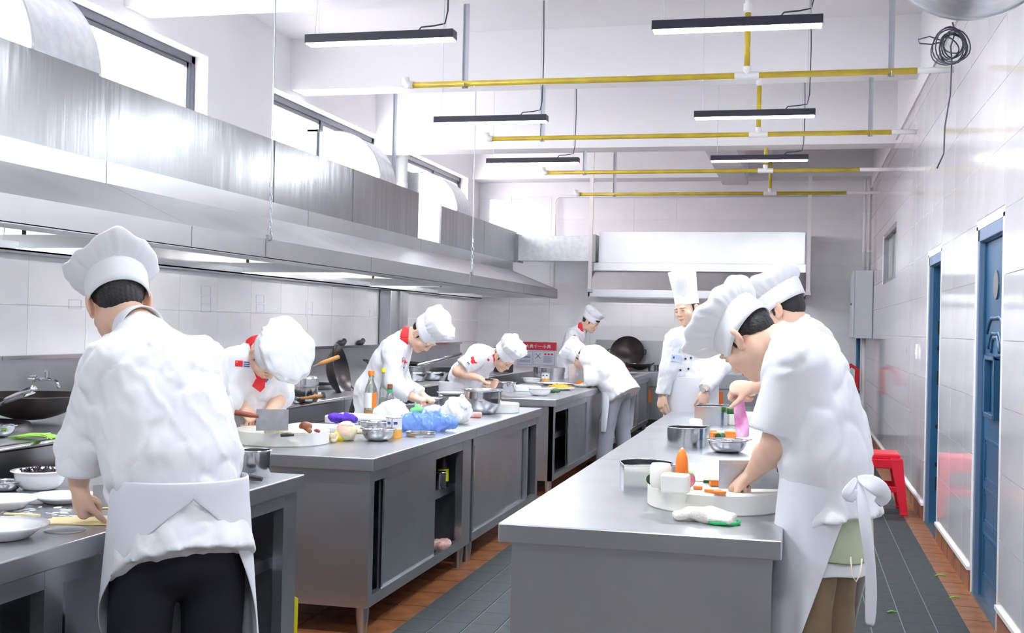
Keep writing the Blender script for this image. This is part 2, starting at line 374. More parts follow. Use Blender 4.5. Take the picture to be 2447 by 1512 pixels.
# ---- doors in the right wall
def door(n, a, b, label, detail):
    d = struct(MB().box((XR+0.02, a, 0), (XR+0.20, a+0.05, 1.97)).box((XR+0.02, b-0.05, 0), (XR+0.20, b, 1.97)).box((XR+0.02, a, 1.90), (XR+0.20, b, 1.97)).build('door_%d' % n, 'blue', bevel=0.004), label)
    for y0, y1 in ((a-0.05, a), (b, b+0.05)):       # white plaster reveal and painted casing round the frame
        bx((XR-0.006, y0, 0), (XR+0.03, y1, 1.99)).build('reveal', 'pvc', d)
    bx((XR-0.006, a-0.05, 1.97), (XR+0.03, b+0.05, 2.02)).build('reveal', 'wallpaint', d)
    bx((XR-0.004, b-0.045, 0), (XR+0.03, b, 1.97)).build('casing', 'bluelight', d, bevel=0.004)
    bx((XR-0.004, a, 1.905), (XR+0.03, b, 1.97)).build('casing', 'bluelight', d, bevel=0.004)
    bx((XR-0.01, a, -0.006), (XR+0.2, b, 0.012)).build('threshold', 'steeldark', d)
    lx = XR+0.035 if detail else XR+0.16
    leaf = bx((lx, a+0.05, 0.01), (lx+0.045, b-0.05, 1.90)).build('door_leaf', 'blue', d, bevel=0.006)
    if detail:
        c = (a+b)/2
        MB().cyl((lx-0.008, c, 1.66), (lx+0.002, c, 1.66), 0.075, n=24).build('disc', 'steeldark', leaf)
        for s_, z0, w_ in ((0, 1.44, 0.27), (-0.1, 1.36, 0.22), (-0.18, 1.34, 0.13)):
            MB().tube([(lx-0.002, c-w_+2*w_*t, z0+0.07*math.sin(math.pi*t)+0.02*math.sin(3*math.pi*t)-0.05*abs(t-0.5)) for t in [i/16 for i in range(17)]], 0.011, 6).build('ornament', 'blue', leaf, smooth=True)
        h = MB(); z0, z1, y0, y1 = 0.98, 1.30, c-0.17, c+0.17
        for q in (((lx-0.035, y0, z0), (lx, y1, z0+0.025)), ((lx-0.035, y0, z1-0.025), (lx, y1, z1)), ((lx-0.035, y0, z0), (lx, y0+0.03, z1)), ((lx-0.035, y1-0.03, z0), (lx, y1, z1))): h.box(*q)
        h.build('hatch_frame', 'blue', leaf, bevel=0.004)
        for z0, z1 in ((0.62, 0.86), (0.40, 0.60), (0.12, 0.36)):
            m = MB()
            for i in range(2):
                t = 0.02*i
                m.box((lx-0.006+0.002*i, a+0.12+t, z0+t), (lx+0.002, b-0.12-t, z0+t+0.012)); m.box((lx-0.006+0.002*i, a+0.12+t, z1-t-0.012), (lx+0.002, b-0.12-t, z1-t))
                m.box((lx-0.006+0.002*i, a+0.12+t, z0+t), (lx+0.002, a+0.132+t, z1-t)); m.box((lx-0.006+0.002*i, b-0.132-t, z0+t), (lx+0.002, b-0.12-t, z1-t))
            m.build('moulding', 'blue', leaf)
    else:
        yj = b-0.05
        for z in (1.45, 1.08, 0.30):
            bx((XR+0.06, yj-0.004, z-0.05), (XR+0.11, yj+0.001, z+0.05)).build('hinge_plate', 'black', d)
            for dx in (0.075, 0.095):
                for dz in (-0.035, 0.035): MB().cyl((XR+dx, yj-0.007, z+dz), (XR+dx, yj, z+dz), 0.006, n=8).build('screw', 'steelbright', d)
        for z in (1.30, 0.72, 0.44): MB().cyl((XR+0.075, yj-0.006, z), (XR+0.075, yj, z), 0.02, n=12).build('bolt_hole', 'black', d)
door(1, *HOLES[0][:2], 'blue steel door with a wave ornament and a small hatch', True)
door(2, *HOLES[1][:2], 'narrow open blue door frame with black hinge plates', False)
wn = struct(MB().box((XR, 12.3, 1.96), (XR+0.12, 12.36, 2.52)).box((XR, 14.04, 1.96), (XR+0.12, 14.1, 2.52)).box((XR, 12.3, 1.96), (XR+0.12, 14.1, 2.0)).box((XR, 12.3, 2.48), (XR+0.12, 14.1, 2.52)).build('window_5', 'steeldark'), 'small frosted window in the right wall')
bx((XR+0.05, 12.34, 1.99), (XR+0.06, 14.06, 2.49)).build('pane', 'palegreenglass', wn); bx((XR+0.03, 13.2, 2.0), (XR+0.08, 13.26, 2.48)).build('mullion', 'steeldark', wn)
# ---- rubber mats
def matting(name, label, x0, nx, y0, ny, cx, cy):
    t = thing(name, label, 'mat', (x0, y0, 0), 0, 'rubber floor mats')
    bx((0, 0, 0), (nx*cx, ny*cy, 0.010)).build('backing', 'matseam', t)
    p = None
    for i in range(nx):
        for j in range(ny):
            if p is None: p = bx((0.0035, 0.0012, 0.008), (cx-0.0035, cy-0.0012, 0.014)).build('mat_cell', 'matrubber', t)
            else: piece(p, 'mat_cell', t, (i*cx, j*cy, 0))
matting('rubber_mat', 'dark green rubber mat beside the right wall', 0.065, 5, 4.4, 44, 0.15, 0.22)
matting('rubber_mat', 'dark green rubber mat in the middle aisle between the counters', -1.74, 6, 4.6, 36, 0.147, 0.22)
# ================================================================== OVERHEAD
mat('hoodtube', (1.0, 0.98, 0.97), 0.5, emit=LAMP_L*0.42); mat('hoodtubedim', (1.0, 0.98, 0.97), 0.5, emit=LAMP_L*0.14)
def lamp(x0, x1, y, label, z=3.0, on=True):
    t = thing('strip_lamp', label, 'lamp', ((x0+x1)/2, y, z), 0, 'black suspended strip lamps'); L = (x1-x0)/2
    bx((-L, -0.045, 0.0), (L, 0.045, 0.05)).build('housing', 'lamphousing', t, bevel=0.003)
    bx((-L+0.008, -0.040, -0.006), (L-0.008, 0.040, 0.001)).build('diffuser', 'diffuser', t)
    for s_ in (-1, 1):
        MB().tube([(s_*(L-0.06), -0.03, 0.05), (s_*(L-0.06), 0, 0.32)], 0.0012, 5).tube([(s_*(L-0.06), 0.03, 0.05), (s_*(L-0.06), 0, 0.32)], 0.0012, 5).tube([(s_*(L-0.06), 0, 0.32), (s_*(L-0.06), 0, ZC-z)], 0.0015, 5).build('suspension_wire', 'zinc', t)
    MB().tube([(L-0.22, 0, 0.05), (L-0.2, 0, 0.075), (L-0.12, 0.0, 0.08), (L-0.06, 0, 0.09), (L-0.045, 0, 0.16), (L-0.04, 0, 0.5), (L-0.05, 0, ZC-z)], 0.0045, 6).build('cable', 'cable', t, smooth=True)
for y, l0, l1, nm in [(6.3, (-2.79, -1.90), (-0.79, 0.10), 'nearest'), (8.95, (-2.85, -1.93), (-0.79, 0.10), 'second'), (11.25, (-3.03, -2.10), (-0.83, 0.07), 'third')]:
    lamp(*l0, y, nm+' black strip lamp over the left counters'); lamp(*l1, y, nm+' black strip lamp over the right table')
for y, nm in ((3.6, 'added unseen for frontal light just above the frame'), (0.4, 'added unseen for frontal light above the photographer')):  # unseen extra lamp rows, added to light the chefs from the front
    lamp(-2.79, -1.9, y, 'black strip lamp '+nm+' on the left'); lamp(-0.79, 0.1, y, 'black strip lamp '+nm+' on the right')
# yellow gas pipes
def gaspipe(y, xl, xr, hang, label, white, z=3.1, r=0.021):
    t = thing('gas_pipe', label, 'pipe', (0, y, z), 0, 'yellow overhead gas pipes')
    MB().cyl((xl, 0, 0), (white, 0, 0), r, n=14).build('pipe_run', 'yellow', t, smooth=True)
    MB().cyl((white, 0, 0), (xr, 0, 0), r*0.97, n=14).build('bare_end', 'pvc', t, smooth=True)
    MB().tube([(xl+0.02, 0, 0), (xl-0.02, 0, 0.003), (xl-0.035, 0, 0.02), (xl-0.04, 0, 0.055)], [0.028, 0.029, 0.029, 0.027], 12).build('elbow', 'pvc', t, smooth=True)
    MB().cyl((-0.44, 0, 0), (-0.28, 0, 0), 0.027, n=14).cyl((-0.36, 0, 0), (-0.36, 0, 0.06), 0.027, n=14).build('tee', 'pvc', t, auto=0.6)
    MB().cyl((-0.36, 0, 0.05), (-0.36, 0, 0.42), r*0.95, n=12).build('riser', 'yellow', t, smooth=True)
    MB().cyl((-0.36, 0, 0.42), (-0.36, 0, ZC-z), r*0.95, n=12).cyl((-0.36, 0, 0.43), (-0.36, 0, 0.48), 0.03, n=12).build('riser_top', 'pvc', t, auto=0.6)
    for x in hang:
        MB().box((x-0.02, 0.022, -0.03), (x+0.02, 0.026, ZC-z)).box((x-0.02, 0.0, -0.03), (x-0.016, 0.026, ZC-z)).build('hanger', 'zinc', t)
        MB().tube([(x, 0.025*math.cos(a), 0.025*math.sin(a)) for a in [math.pi*i/8-math.pi for i in range(9)]], 0.004, 6).build('clip', 'zinc', t)
gaspipe(7.95, -2.72, 0.95, (-2.32, 0.56), 'nearest yellow gas pipe under the ceiling', 0.72)
gaspipe(10.35, -2.76, 0.95, (-2.28, 0.57), 'second yellow gas pipe from the camera', 0.74)
gaspipe(12.7, -2.74, 0.95, (-2.31,), 'third yellow gas pipe from the camera', 0.6)
gaspipe(14.8, -2.76, 0.95, (-2.30,), 'farthest yellow gas pipe near the back wall', 0.55)
# ------------------------------------------------------------------ exhaust hood along the left wall
hd = thing('exhaust_hood', 'long stainless steel exhaust hood over the stoves on the left', 'hood', (0, 0, 0))
SE = [1.4, 3.55, 6.02, 8.9, 11.85, 14.3, 16.45]
g = 0.003
for i in range(len(SE)-1):
    a, b = SE[i]+g, SE[i+1]-g; last = i == len(SE)-2
    bx((-3.37, a, 1.80), (-3.345, b, 1.925)).build('lip_panel', 'hoodsteel', hd)
    e = 0.45 if last else 0
    mesh('canopy_panel', [(-3.35, a, 1.922), (-3.35, b, 1.922), (-3.90, b-e, 2.17), (-3.90, a, 2.17), (-3.37, a, 1.905), (-3.37, b, 1.905), (-3.90, b-e, 2.15), (-3.90, a, 2.15)],
         [(0, 1, 2, 3), (7, 6, 5, 4), (0, 4, 5, 1), (1, 5, 6, 2), (2, 6, 7, 3), (3, 7, 4, 0)], 'hoodsteel', hd)
    bx((-3.93, a, 2.15), (-3.90, b-e, 2.298)).build('upper_band', 'hoodsteel', hd)
    bx((-4.60, a, 1.80), (-4.57, b, 2.298)).build('back_panel', 'hoodsteel', hd)
    bx((-4.57, a, 2.278), (-3.93, b-e, 2.298)).build('inner_roof', 'hoodsteel', hd)
    mesh('filter_panel', [(-3.75, a, 1.93), (-3.75, b, 1.93), (-4.56, b, 2.24), (-4.56, a, 2.24), (-3.75, a, 1.95), (-3.75, b, 1.95), (-4.56, b, 2.26), (-4.56, a, 2.26)],
         [(3, 2, 1, 0), (4, 5, 6, 7), (0, 1, 5, 4), (1, 2, 6, 5), (2, 3, 7, 6), (3, 0, 4, 7)], 'steeldark', hd)
    MB().box((-3.52, a, 1.795), (-3.345, b, 1.805)).box((-3.525, a, 1.795), (-3.515, b, 1.84)).build('front_gutter', 'steel', hd)
    MB().box((-4.66, a, 1.775), (-4.46, b, 1.785)).box((-4.47, a, 1.775), (-4.46, b, 1.83)).build('rear_gutter', 'steel', hd)
    if i: mesh('divider', [(-3.5, SE[i]-0.012, 1.80), (-4.58, SE[i]-0.012, 1.79), (-4.58, SE[i]-0.012, 1.87), (-3.5, SE[i]-0.012, 1.87), (-3.5, SE[i]+0.012, 1.80), (-4.58, SE[i]+0.012, 1.79), (-4.58, SE[i]+0.012, 1.87), (-3.5, SE[i]+0.012, 1.87)],
         [(0, 1, 2, 3), (7, 6, 5, 4), (0, 4, 5, 1), (1, 5, 6, 2), (2, 6, 7, 3), (3, 7, 4, 0)], 'steel', hd)
    if i: MB().cyl((-4.42, SE[i]-0.02, 1.87), (-4.42, SE[i]-0.02, 2.1), 0.012, n=8).build('hanger_bolt', 'black', hd)
for i in range(len(SE)-1):
    y = (SE[i]+SE[i+1])/2; hl = thing('hood_lamp', ['first', 'second', 'third', 'fourth', 'fifth', 'sixth'][i]+' tube lamp inside the left hood, counted from the camera', 'lamp', (-3.62, y, 1.93), 0, 'tube lamps inside the hood')
    bx((-0.04, -0.6, 0), (0.04, 0.6, 0.03)).build('fixture', 'pvc', hl); MB().cyl((0, -0.58, -0.016), (0, 0.58, -0.016), 0.014, n=12).build('tube', 'hoodtube', hl, smooth=True)
mesh('end_panel', [(-3.345, 16.45, 1.80), (-3.345, 16.45, 1.925), (-3.90, 16.0, 2.17), (-4.6, 16.0, 2.17), (-4.6, 16.45, 1.80), (-4.6, 16.45, 1.925)], [(0, 4, 5, 1), (1, 5, 3, 2)], 'hoodsteel', hd)
# plenum ducts above the hood
def plenum(label, y0, y1, seams, x=-3.95, z1=2.79):
    t = thing('plenum_duct', label, 'duct', (0, 0, 0), 0, 'steel plenum ducts over the hood')
    ed = [y0]+seams+[y1]
    for i in range(len(ed)-1):
        xx = x+0.035 if (i == 0 and len(seams) > 2) else x
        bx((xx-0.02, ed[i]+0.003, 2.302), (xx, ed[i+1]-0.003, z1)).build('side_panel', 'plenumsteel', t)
        bx((-4.56, ed[i]+0.003, z1-0.02), (xx-0.02, ed[i+1]-0.003, z1)).build('top_panel', 'galv', t)
        if i: bx((x-0.02, ed[i]-0.006, 2.302), (x+0.006, ed[i]+0.006, z1)).build('seam', 'plenumsteel', t)
    bx((-4.56, y1-0.02, 2.302), (x-0.02, y1, z1-0.02)).build('end_panel', 'galv', t); bx((-4.56, y0, 2.302), (x-0.02, y0+0.02, z1-0.02)).build('end_panel', 'galv', t)
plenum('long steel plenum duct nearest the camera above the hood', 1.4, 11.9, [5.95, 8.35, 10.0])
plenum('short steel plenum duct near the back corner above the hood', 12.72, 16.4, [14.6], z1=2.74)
def elbow(y0, y1, label, x1=-3.97, zb=2.79, R=0.47, first=False):
    t = thing('duct_elbow', label, 'duct', (0, y0, zb), 0, 'galvanised duct elbows'); W_ = y1-y0; xc = x1-R; n = 18
    arc = [(xc+R*math.cos(a), R*math.sin(a)) for a in [math.pi/2*i/n for i in range(n+1)]]
    poly = [(-4.86, 0.0)]+arc+[(-4.86, R)]
    for yy, d in ((0, 0.006), (W_, 0.006)):
        MB().prism(poly, lambda p, q: (p, yy-d, q+0.001), lambda p, q: (p, yy+d, q+0.001)).build('side_plate', 'galv', t)
    o2 = [(p, q) for p, q in arc]+[(-4.86, R)]; v = []; f = []
    for p, q in o2: v += [(p, 0, q), (p, W_, q)]
    for i in range(len(o2)-1): f.append((2*i, 2*i+2, 2*i+3, 2*i+1))
    mesh('curved_sheet', v, f, 'galv', t, True)
    MB().tube([(p, 0, q+0.001) for p, q in arc], 0.012, 6).build('edge_seam', 'galv', t, smooth=True)
    MB().box((-4.72, -0.05, 0.08), (-4.62, -0.02, R+0.02)).box((-4.72, -0.05, R), (-4.62, W_+0.04, R+0.03)).build('flange', 'steeldark', t)
elbow(5.42, 6.05, 'big galvanised duct elbow at the top left, nearest the camera', R=0.60)
elbow(10.75, 11.2, 'galvanised duct elbow in front of the middle window')
elbow(13.42, 14.02, 'farthest galvanised duct elbow by the back left window', zb=2.745)
# back hood and linking duct
bh = thing('exhaust_hood', 'shiny stainless steel exhaust hood on the back wall', 'hood', (0, 0, 0))
x0, x1 = -2.86, 0.10
bx((x0, 16.22, 1.83), (x1, 16.25, 1.93)).build('lip_panel', 'hoodbright', bh)
mesh('canopy_panel', [(x0, 16.22, 1.93), (x1, 16.22, 1.93), (x1-0.02, 16.42, 2.20), (x0+0.06, 16.42, 2.20), (x0, 16.25, 1.91), (x1, 16.25, 1.91), (x1-0.02, 16.44, 2.18), (x0+0.06, 16.44, 2.18)],
     [(0, 1, 2, 3), (7, 6, 5, 4), (0, 4, 5, 1), (1, 5, 6, 2), (2, 6, 7, 3), (3, 7, 4, 0)], 'hoodbright', bh)
bx((x0+0.04, 16.40, 2.20), (x1, 16.44, 2.315)).build('upper_band', 'hoodbright', bh, bevel=0.004)
bx((x0+0.10, 16.45, 2.315), (x1-0.02, 16.97, 2.755)).build('plenum_box', 'hoodbright', bh)
for q in (x0, x1-0.02): mesh('end_panel', [(q, 16.22, 1.83), (q, 16.98, 1.83), (q, 16.98, 2.2), (q, 16.42, 2.2), (q, 16.22, 1.93), (q+0.02, 16.22, 1.83), (q+0.02, 16.98, 1.83), (q+0.02, 16.98, 2.2), (q+0.02, 16.42, 2.2), (q+0.02, 16.22, 1.93)],
     [(0, 1, 2, 3, 4), (9, 8, 7, 6, 5), (0, 4, 9, 5), (4, 3, 8, 9), (3, 2, 7, 8), (2, 1, 6, 7), (1, 0, 5, 6)], 'hoodbright', bh)
MB().box((x0, 16.9, 1.83), (x1, 16.98, 1.84)).box((x0, 16.22, 1.825), (x1, 16.34, 1.832)).build('gutter', 'steel', bh)
bx((x0+0.02, 16.46, 2.12), (x1-0.02, 16.95, 2.14)).build('inner_roof', 'steeldark', bh)
for i, x in enumerate((-2.1, -0.65)):
    hl = thing('hood_lamp', ['left', 'right'][i]+' tube lamp inside the back hood', 'lamp', (x, 16.62, 2.05), 0, 'tube lamps inside the hood')
    bx((-0.6, -0.04, 0), (0.6, 0.04, 0.03)).build('fixture', 'pvc', hl); MB().cyl((-0.58, 0, -0.016), (0.58, 0, -0.016), 0.014, n=12).build('tube', 'hoodtubedim', hl, smooth=True)
ld = thing('link_duct', 'pale galvanised box duct joining the two hoods in the corner', 'duct', (-3.43, 16.5, 2.33))
bx((-0.50, -0.15, 0), (0.63, 0.15, 0.36)).build('box_duct', 'galv', ld, bevel=0.004); bx((-0.53, -0.17, -0.02), (-0.48, 0.17, 0.38)).build('joint_band', 'steeldark', ld); bx((0.60, -0.16, -0.01), (0.64, 0.16, 0.38)).build('joint_band', 'steel', ld)
for x, lb in ((-2.83, 'white square hanger rod at the left end of the back hood'), (0.13, 'white square hanger rod at the right end of the back hood')):
    t = thing('hanger_rod', lb, 'rod', (x, 16.175, 1.93)); bx((-0.025, -0.02, -0.02), (0.025, 0.02, ZC-1.93)).build('rod', 'pvc', t); bx((-0.035, -0.03, -0.04), (0.035, 0.03, 0.0)).build('foot_bracket', 'zinc', t)
# thin rods with chain carrying the long hood
for y, lb in ((7.0, 'thin rod with a chain holding the hood, nearest the camera'), (11.85, 'thin rod with a chain holding the hood farther back')):
    t = thing('chain_rod', lb, 'rod', (-3.33, y, 1.86))
    MB().cyl((0, 0, 0.44), (0, 0, ZC-1.86), 0.0045, n=8).build('rod', 'zinc', t)
    MB().cyl((0, 0, 0.40), (0, 0, 0.44), 0.012, n=10).build('nut', 'steelbright', t)
    for k in range(7):
        z = 0.12+0.042*k; u = (1, 0) if k % 2 else (0, 1)
        MB().tube([(0.010*math.cos(a)*u[0], 0.010*math.cos(a)*u[1], z+0.026*math.sin(a)) for a in [2*math.pi*i/10 for i in range(11)]], 0.0035, 5, False).build('chain_link', 'zinc', t, smooth=True)
    bx((-0.014, -0.03, -0.05), (-0.006, 0.03, 0.09)).build('hook_plate', 'hoodsteel', t)
    MB().tube([(0, 0, 0.12), (0.012, 0, 0.09), (0.01, 0, 0.06), (-0.006, 0, 0.055)], 0.005, 6).build('hook', 'steeldark', t, smooth=True)
t = thing('hanger_strip', 'grey metal hanger strip beside the white drainpipe', 'strip', (-4.0, 11.23, 2.79)); MB().box((-0.018, 0, 0), (0.018, 0.005, ZC-2.79)).box((-0.018, -0.018, 0), (-0.013, 0, ZC-2.79)).build('strip', 'zinc', t)
t = thing('drain_pipe', 'fat white plastic drainpipe on the left wall', 'pipe', (-4.595, 13.16, 2.75))
MB().cyl((0, 0, 0.0), (0, 0, ZC-2.75), 0.078, n=20).build('pipe', 'pvc', t, smooth=True); MB().cyl((0, 0, 0.25), (0, 0, 0.31), 0.082, n=20).build('collar', 'pvc', t, auto=0.6)
# conduit on the back wall
t = thing('conduit', 'thin white conduit bent down the back wall', 'pipe', (-3.5, 16.93, 0))
MB().tube([(3.9, 0, 3.31), (0.06, 0, 3.31), (0.02, 0, 3.29), (0, 0, 3.25), (0, 0, 1.82)], 0.013, 8).build('tube', 'pvc', t, smooth=True); MB().tube([(-0.42, 0, 3.31), (0.06, 0, 3.31)], 0.006, 6).tube([(-0.42, 0, 3.31), (-0.47, 0, 3.36)], 0.006, 6).build('wire', 'pvc', t)
# corner conduits, electric cabinet
for k, (x, c, lb) in enumerate([(0.86, 'pvc', 'left white conduit in the back right corner'), (0.92, 'pvc', 'right white conduit in the back right corner')]):
    t = thing('conduit', lb, 'pipe', (x, 16.6, 0)); MB().cyl((0, 0, 2.2), (0, 0, 3.5), 0.022, n=10).build('tube', c, t, smooth=True)
    for z in (2.5, 3.0): MB().cyl((0, 0, z), (0, 0, z+0.03), 0.028, n=10).build('clip', c, t)
ec = thing('electric_cabinet', 'grey metal electric cabinet high in the back right corner', 'cabinet', (0.81, 16.1, 1.33))
bx((-0.10, -0.35, 0), (0.128, 0.3, 0.88)).build('body', 'boxgrey', ec, bevel=0.006); bx((-0.128, -0.36, 0.01), (-0.10, 0.31, 0.87)).build('door', 'boxgrey', ec, bevel=0.004)
MB().cyl((-0.15, -0.3, 0.44), (-0.125, -0.3, 0.44), 0.014, n=10).build('lock', 'steeldark', ec)
for k, (x, c, lb) in enumerate([(0.79, 'blue', 'blue pipe below the electric cabinet'), (0.86, 'pvc', 'white pipe below the electric cabinet')]):
    t = thing('conduit', lb, 'pipe', (x, 16.2, 0)); MB().cyl((0, 0, 0), (0, 0, 1.33), 0.028, n=10).build('tube', c, t, smooth=True); MB().cyl((0, 0, 0.6), (0, 0, 0.64), 0.034, n=10).build('clip', c, t)
t = thing('red_hose', 'red rubber hose looped on the pipes below the cabinet', 'hose', (0.72, 16.1, 0.84)); MB().tube([(-0.16, 0, -0.12), (-0.1, 0, 0.05), (-0.02, 0, 0.13), (0.06, 0, 0.08), (0.05, 0, -0.25)], 0.028, 8).build('loop', 'red', t, smooth=True)
t = thing('wall_switch', 'white switch plate on the tiles left of the narrow door', 'switch', (XR-0.008, 9.9, 1.26)); bx((-0.014, -0.04, -0.06), (0, 0.04, 0.06)).build('plate', 'white', t, bevel=0.004); bx((-0.02, -0.015, -0.025), (-0.013, 0.015, 0.025)).build('rocker', 'white', t, bevel=0.003)
# round duct, cable coil and ceiling trunking, top right
t = thing('round_duct', 'big round galvanised duct at the top right corner', 'duct', (0.60, 0, 2.90))
MB().cyl((0, 1.5, 0), (0, 4.6, 0), 0.33, n=40).build('duct_tube', 'galv', t, auto=0.6)
for y in (2.6, 4.15, 4.59): MB().cyl((0, y-0.012, 0), (0, y+0.012, 0), 0.337, n=40).build('rib_band', 'galv', t, auto=0.6)
cc = thing('cable_coil', 'tangled coil of black cable hanging from the round duct', 'cable', (0.54, 4.62, 2.475)); rnd = random.Random(3)
for k in range(9):
    r = rnd.uniform(0.035, 0.062); ph = rnd.uniform(0, 6.3); ax = rnd.uniform(-0.5, 0.5); cx, cz = rnd.uniform(-0.02, 0.02), rnd.uniform(-0.012, 0.012)
    MB().tube([(cx+r*math.cos(a+ph)*math.cos(ax), r*math.cos(a+ph)*math.sin(ax)+0.02*math.sin(2*a), cz+r*1.1*math.sin(a+ph)) for a in [2*math.pi*i/20 for i in range(21)]], 0.0028, 5, False).build('loop', 'cable', cc, smooth=True)
MB().tube([(-0.03, 0, 0.02), (-0.08, 0, 0.04), (-0.12, 0, 0.03), (-0.115, 0, 0.015), (-0.07, 0, 0.01), (-0.03, 0, 0.02)], 0.0028, 5).build('loop', 'cable', cc, smooth=True)
MB().tube([(0, 0, 0.09), (0.01, 0, 0.05), (-0.005, 0, 0), (0, 0, -0.05), (-0.003, 0, -0.18), (-0.02, 0, -0.30), (-0.022, 0, -0.40), (-0.045, 0, -0.455)], 0.0032, 6).build('dangling_end', 'cable', cc, smooth=True)
t = thing('cable_trunking', 'white plastic trunking across the ceiling at the top right', 'trunking', (0.1, 8.3, 4.02)); MB().obox((0.12, -1.2, 0.0), (0.06, 2.6, 0.05), rot('z', -0.35)).build('trunking', 'pvc', t)
# ================================================================== COUNTERS
def counter(label, x0, x1, y0, y1, front, name='prep_counter', group='stainless work counters', H=0.80, lip=0.058, near=True, back=False):
    """front: list of (kind, ya, yb) along the +x face; kinds door / open / post / slot"""
    t = thing(name, label, 'counter', ((x0+x1)/2, (y0+y1)/2, 0), 0, group)
    ox, oy = (x0+x1)/2, (y0+y1)/2
    def B(n, lo, hi, m='steel', par=t, bev=0.0):
        return bx((lo[0]-ox, lo[1]-oy, lo[2]), (hi[0]-ox, hi[1]-oy, hi[2])).build(n, m, par, bevel=bev)
    e = 0.0015
    B('worktop', (x0, y0+e, H-lip), (x1, y1-e, H), bev=0.004)
    bx0, bx1, by0, by1 = x0+0.035, x1-0.028, y0+0.04, y1-0.008
    zb = 0.13
    B('end_panel', (bx0, by0, zb), (bx1, by0+0.012, H-lip)); B('end_panel', (bx0, by1-0.012, zb), (bx1, by1, H-lip))
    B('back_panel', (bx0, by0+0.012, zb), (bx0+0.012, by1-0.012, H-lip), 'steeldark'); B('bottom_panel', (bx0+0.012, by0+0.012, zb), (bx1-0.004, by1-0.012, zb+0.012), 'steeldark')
    B('top_rail', (bx1-0.02, by0+0.012, H-lip-0.055), (bx1, by1-0.012, H-lip)); B('bottom_rail', (bx1-0.03, by0+0.012, zb), (bx1, by1-0.012, zb+0.05))
    B('shelf', (bx0+0.012, by0+0.012, 0.43), (bx1-0.09, by1-0.012, 0.475))
    za, zt = zb+0.05, H-lip-0.055
    k = 0
    for kind, ya, yb in front:
        if kind == 'door':
            k += 1; dx = 0.012 if k % 2 else 0.028
            d = B('sliding_door', (bx1-dx-0.014, ya, za), (bx1-dx, yb, zt)); B('edge_profile', (bx1-dx-0.004, ya, za), (bx1-dx+0.006, ya+0.022, zt), 'steelbright', d)
        elif kind == 'glass':
            d = B('sliding_door', (bx1-0.026, ya, za), (bx1-0.014, yb, zt), 'steeldark'); B('edge_profile', (bx1-0.02, ya, za), (bx1-0.006, ya+0.02, zt), 'steelbright', d)
        elif kind == 'post': B('post', (bx1-0.04, ya, zb), (bx1+0.001, yb, H-lip))
    for lx in (bx0+0.05, bx1-0.045):
        for ly in (by0+0.06, by1-0.07):
            MB().lathe([(0.030, zb), (0.030, 0.09), (0.020, 0.0)], 14, (lx-ox, ly-oy, 0)).cyl((lx-ox, ly-oy, 0), (lx-ox, ly-oy, 0.03), 0.021, n=14).build('leg', 'steel', t, auto=0.6)
    return t
cA = counter('steel counter with the sliding door half open, holding the mushroom board', -2.66, -1.80, 4.87, 6.58, [('post', 4.92, 4.965), ('door', 5.10, 5.93), ('post', 6.40, 6.57)])
cB = counter('steel counter with closed sliding doors holding the big steel pot', -2.66, -1.80, 6.58, 8.40, [('door', 6.66, 7.42), ('door', 7.40, 8.00), ('post', 8.02, 8.06), ('post', 8.32, 8.39)])
rs = MB(); rr = random.Random(5)
rs.prism([(-0.42, 0.13), (-0.25, 0.13), (-0.29, 0.20), (-0.33, 0.24), (-0.37, 0.30), (-0.42, 0.36)], lambda p, q: (p, -0.817, q), lambda p, q: (p, -0.8155, q)); rs.build('rust_stain', 'rust', cA)
cF = counter('steel counter with an open shelf beside the chef making dough', -2.72, -1.86, 1.6, 4.27, [('post', 2.68, 2.76), ('door', 2.76, 3.42), ('post', 3.42, 3.5), ('post', 4.14, 4.25)])
cC = counter('steel counter with an open front behind the big steel pot', -2.76, -1.90, 9.38, 12.1, [('post', 9.42, 9.5), ('glass', 10.1, 11.0), ('post', 11.0, 11.12), ('door', 11.12, 12.05)])
cD = counter('far steel counter with dark sliding doors near the back stoves', -2.60, -1.90, 12.1, 15.8, [('post', 12.14, 12.2), ('door', 12.2, 13.4), ('glass', 13.4, 14.6), ('post', 14.6, 14.75), ('glass', 14.75, 15.7)])
cR1 = counter('nearest section of the steel table on the right, with the glove on it', -0.87, -0.03, 3.45, 5.30, [('door', 3.6, 4.4), ('door', 4.4, 5.2)])
cR2 = counter('middle section of the steel table on the right', -0.87, -0.03, 5.30, 7.05, [('door', 5.4, 6.2), ('door', 6.2, 7.0)])
cR3 = counter('far section of the steel table on the right, next to the standing chef', -0.88, -0.03, 7.05, 8.55, [('door', 7.1, 7.8), ('door', 7.8, 8.5)])
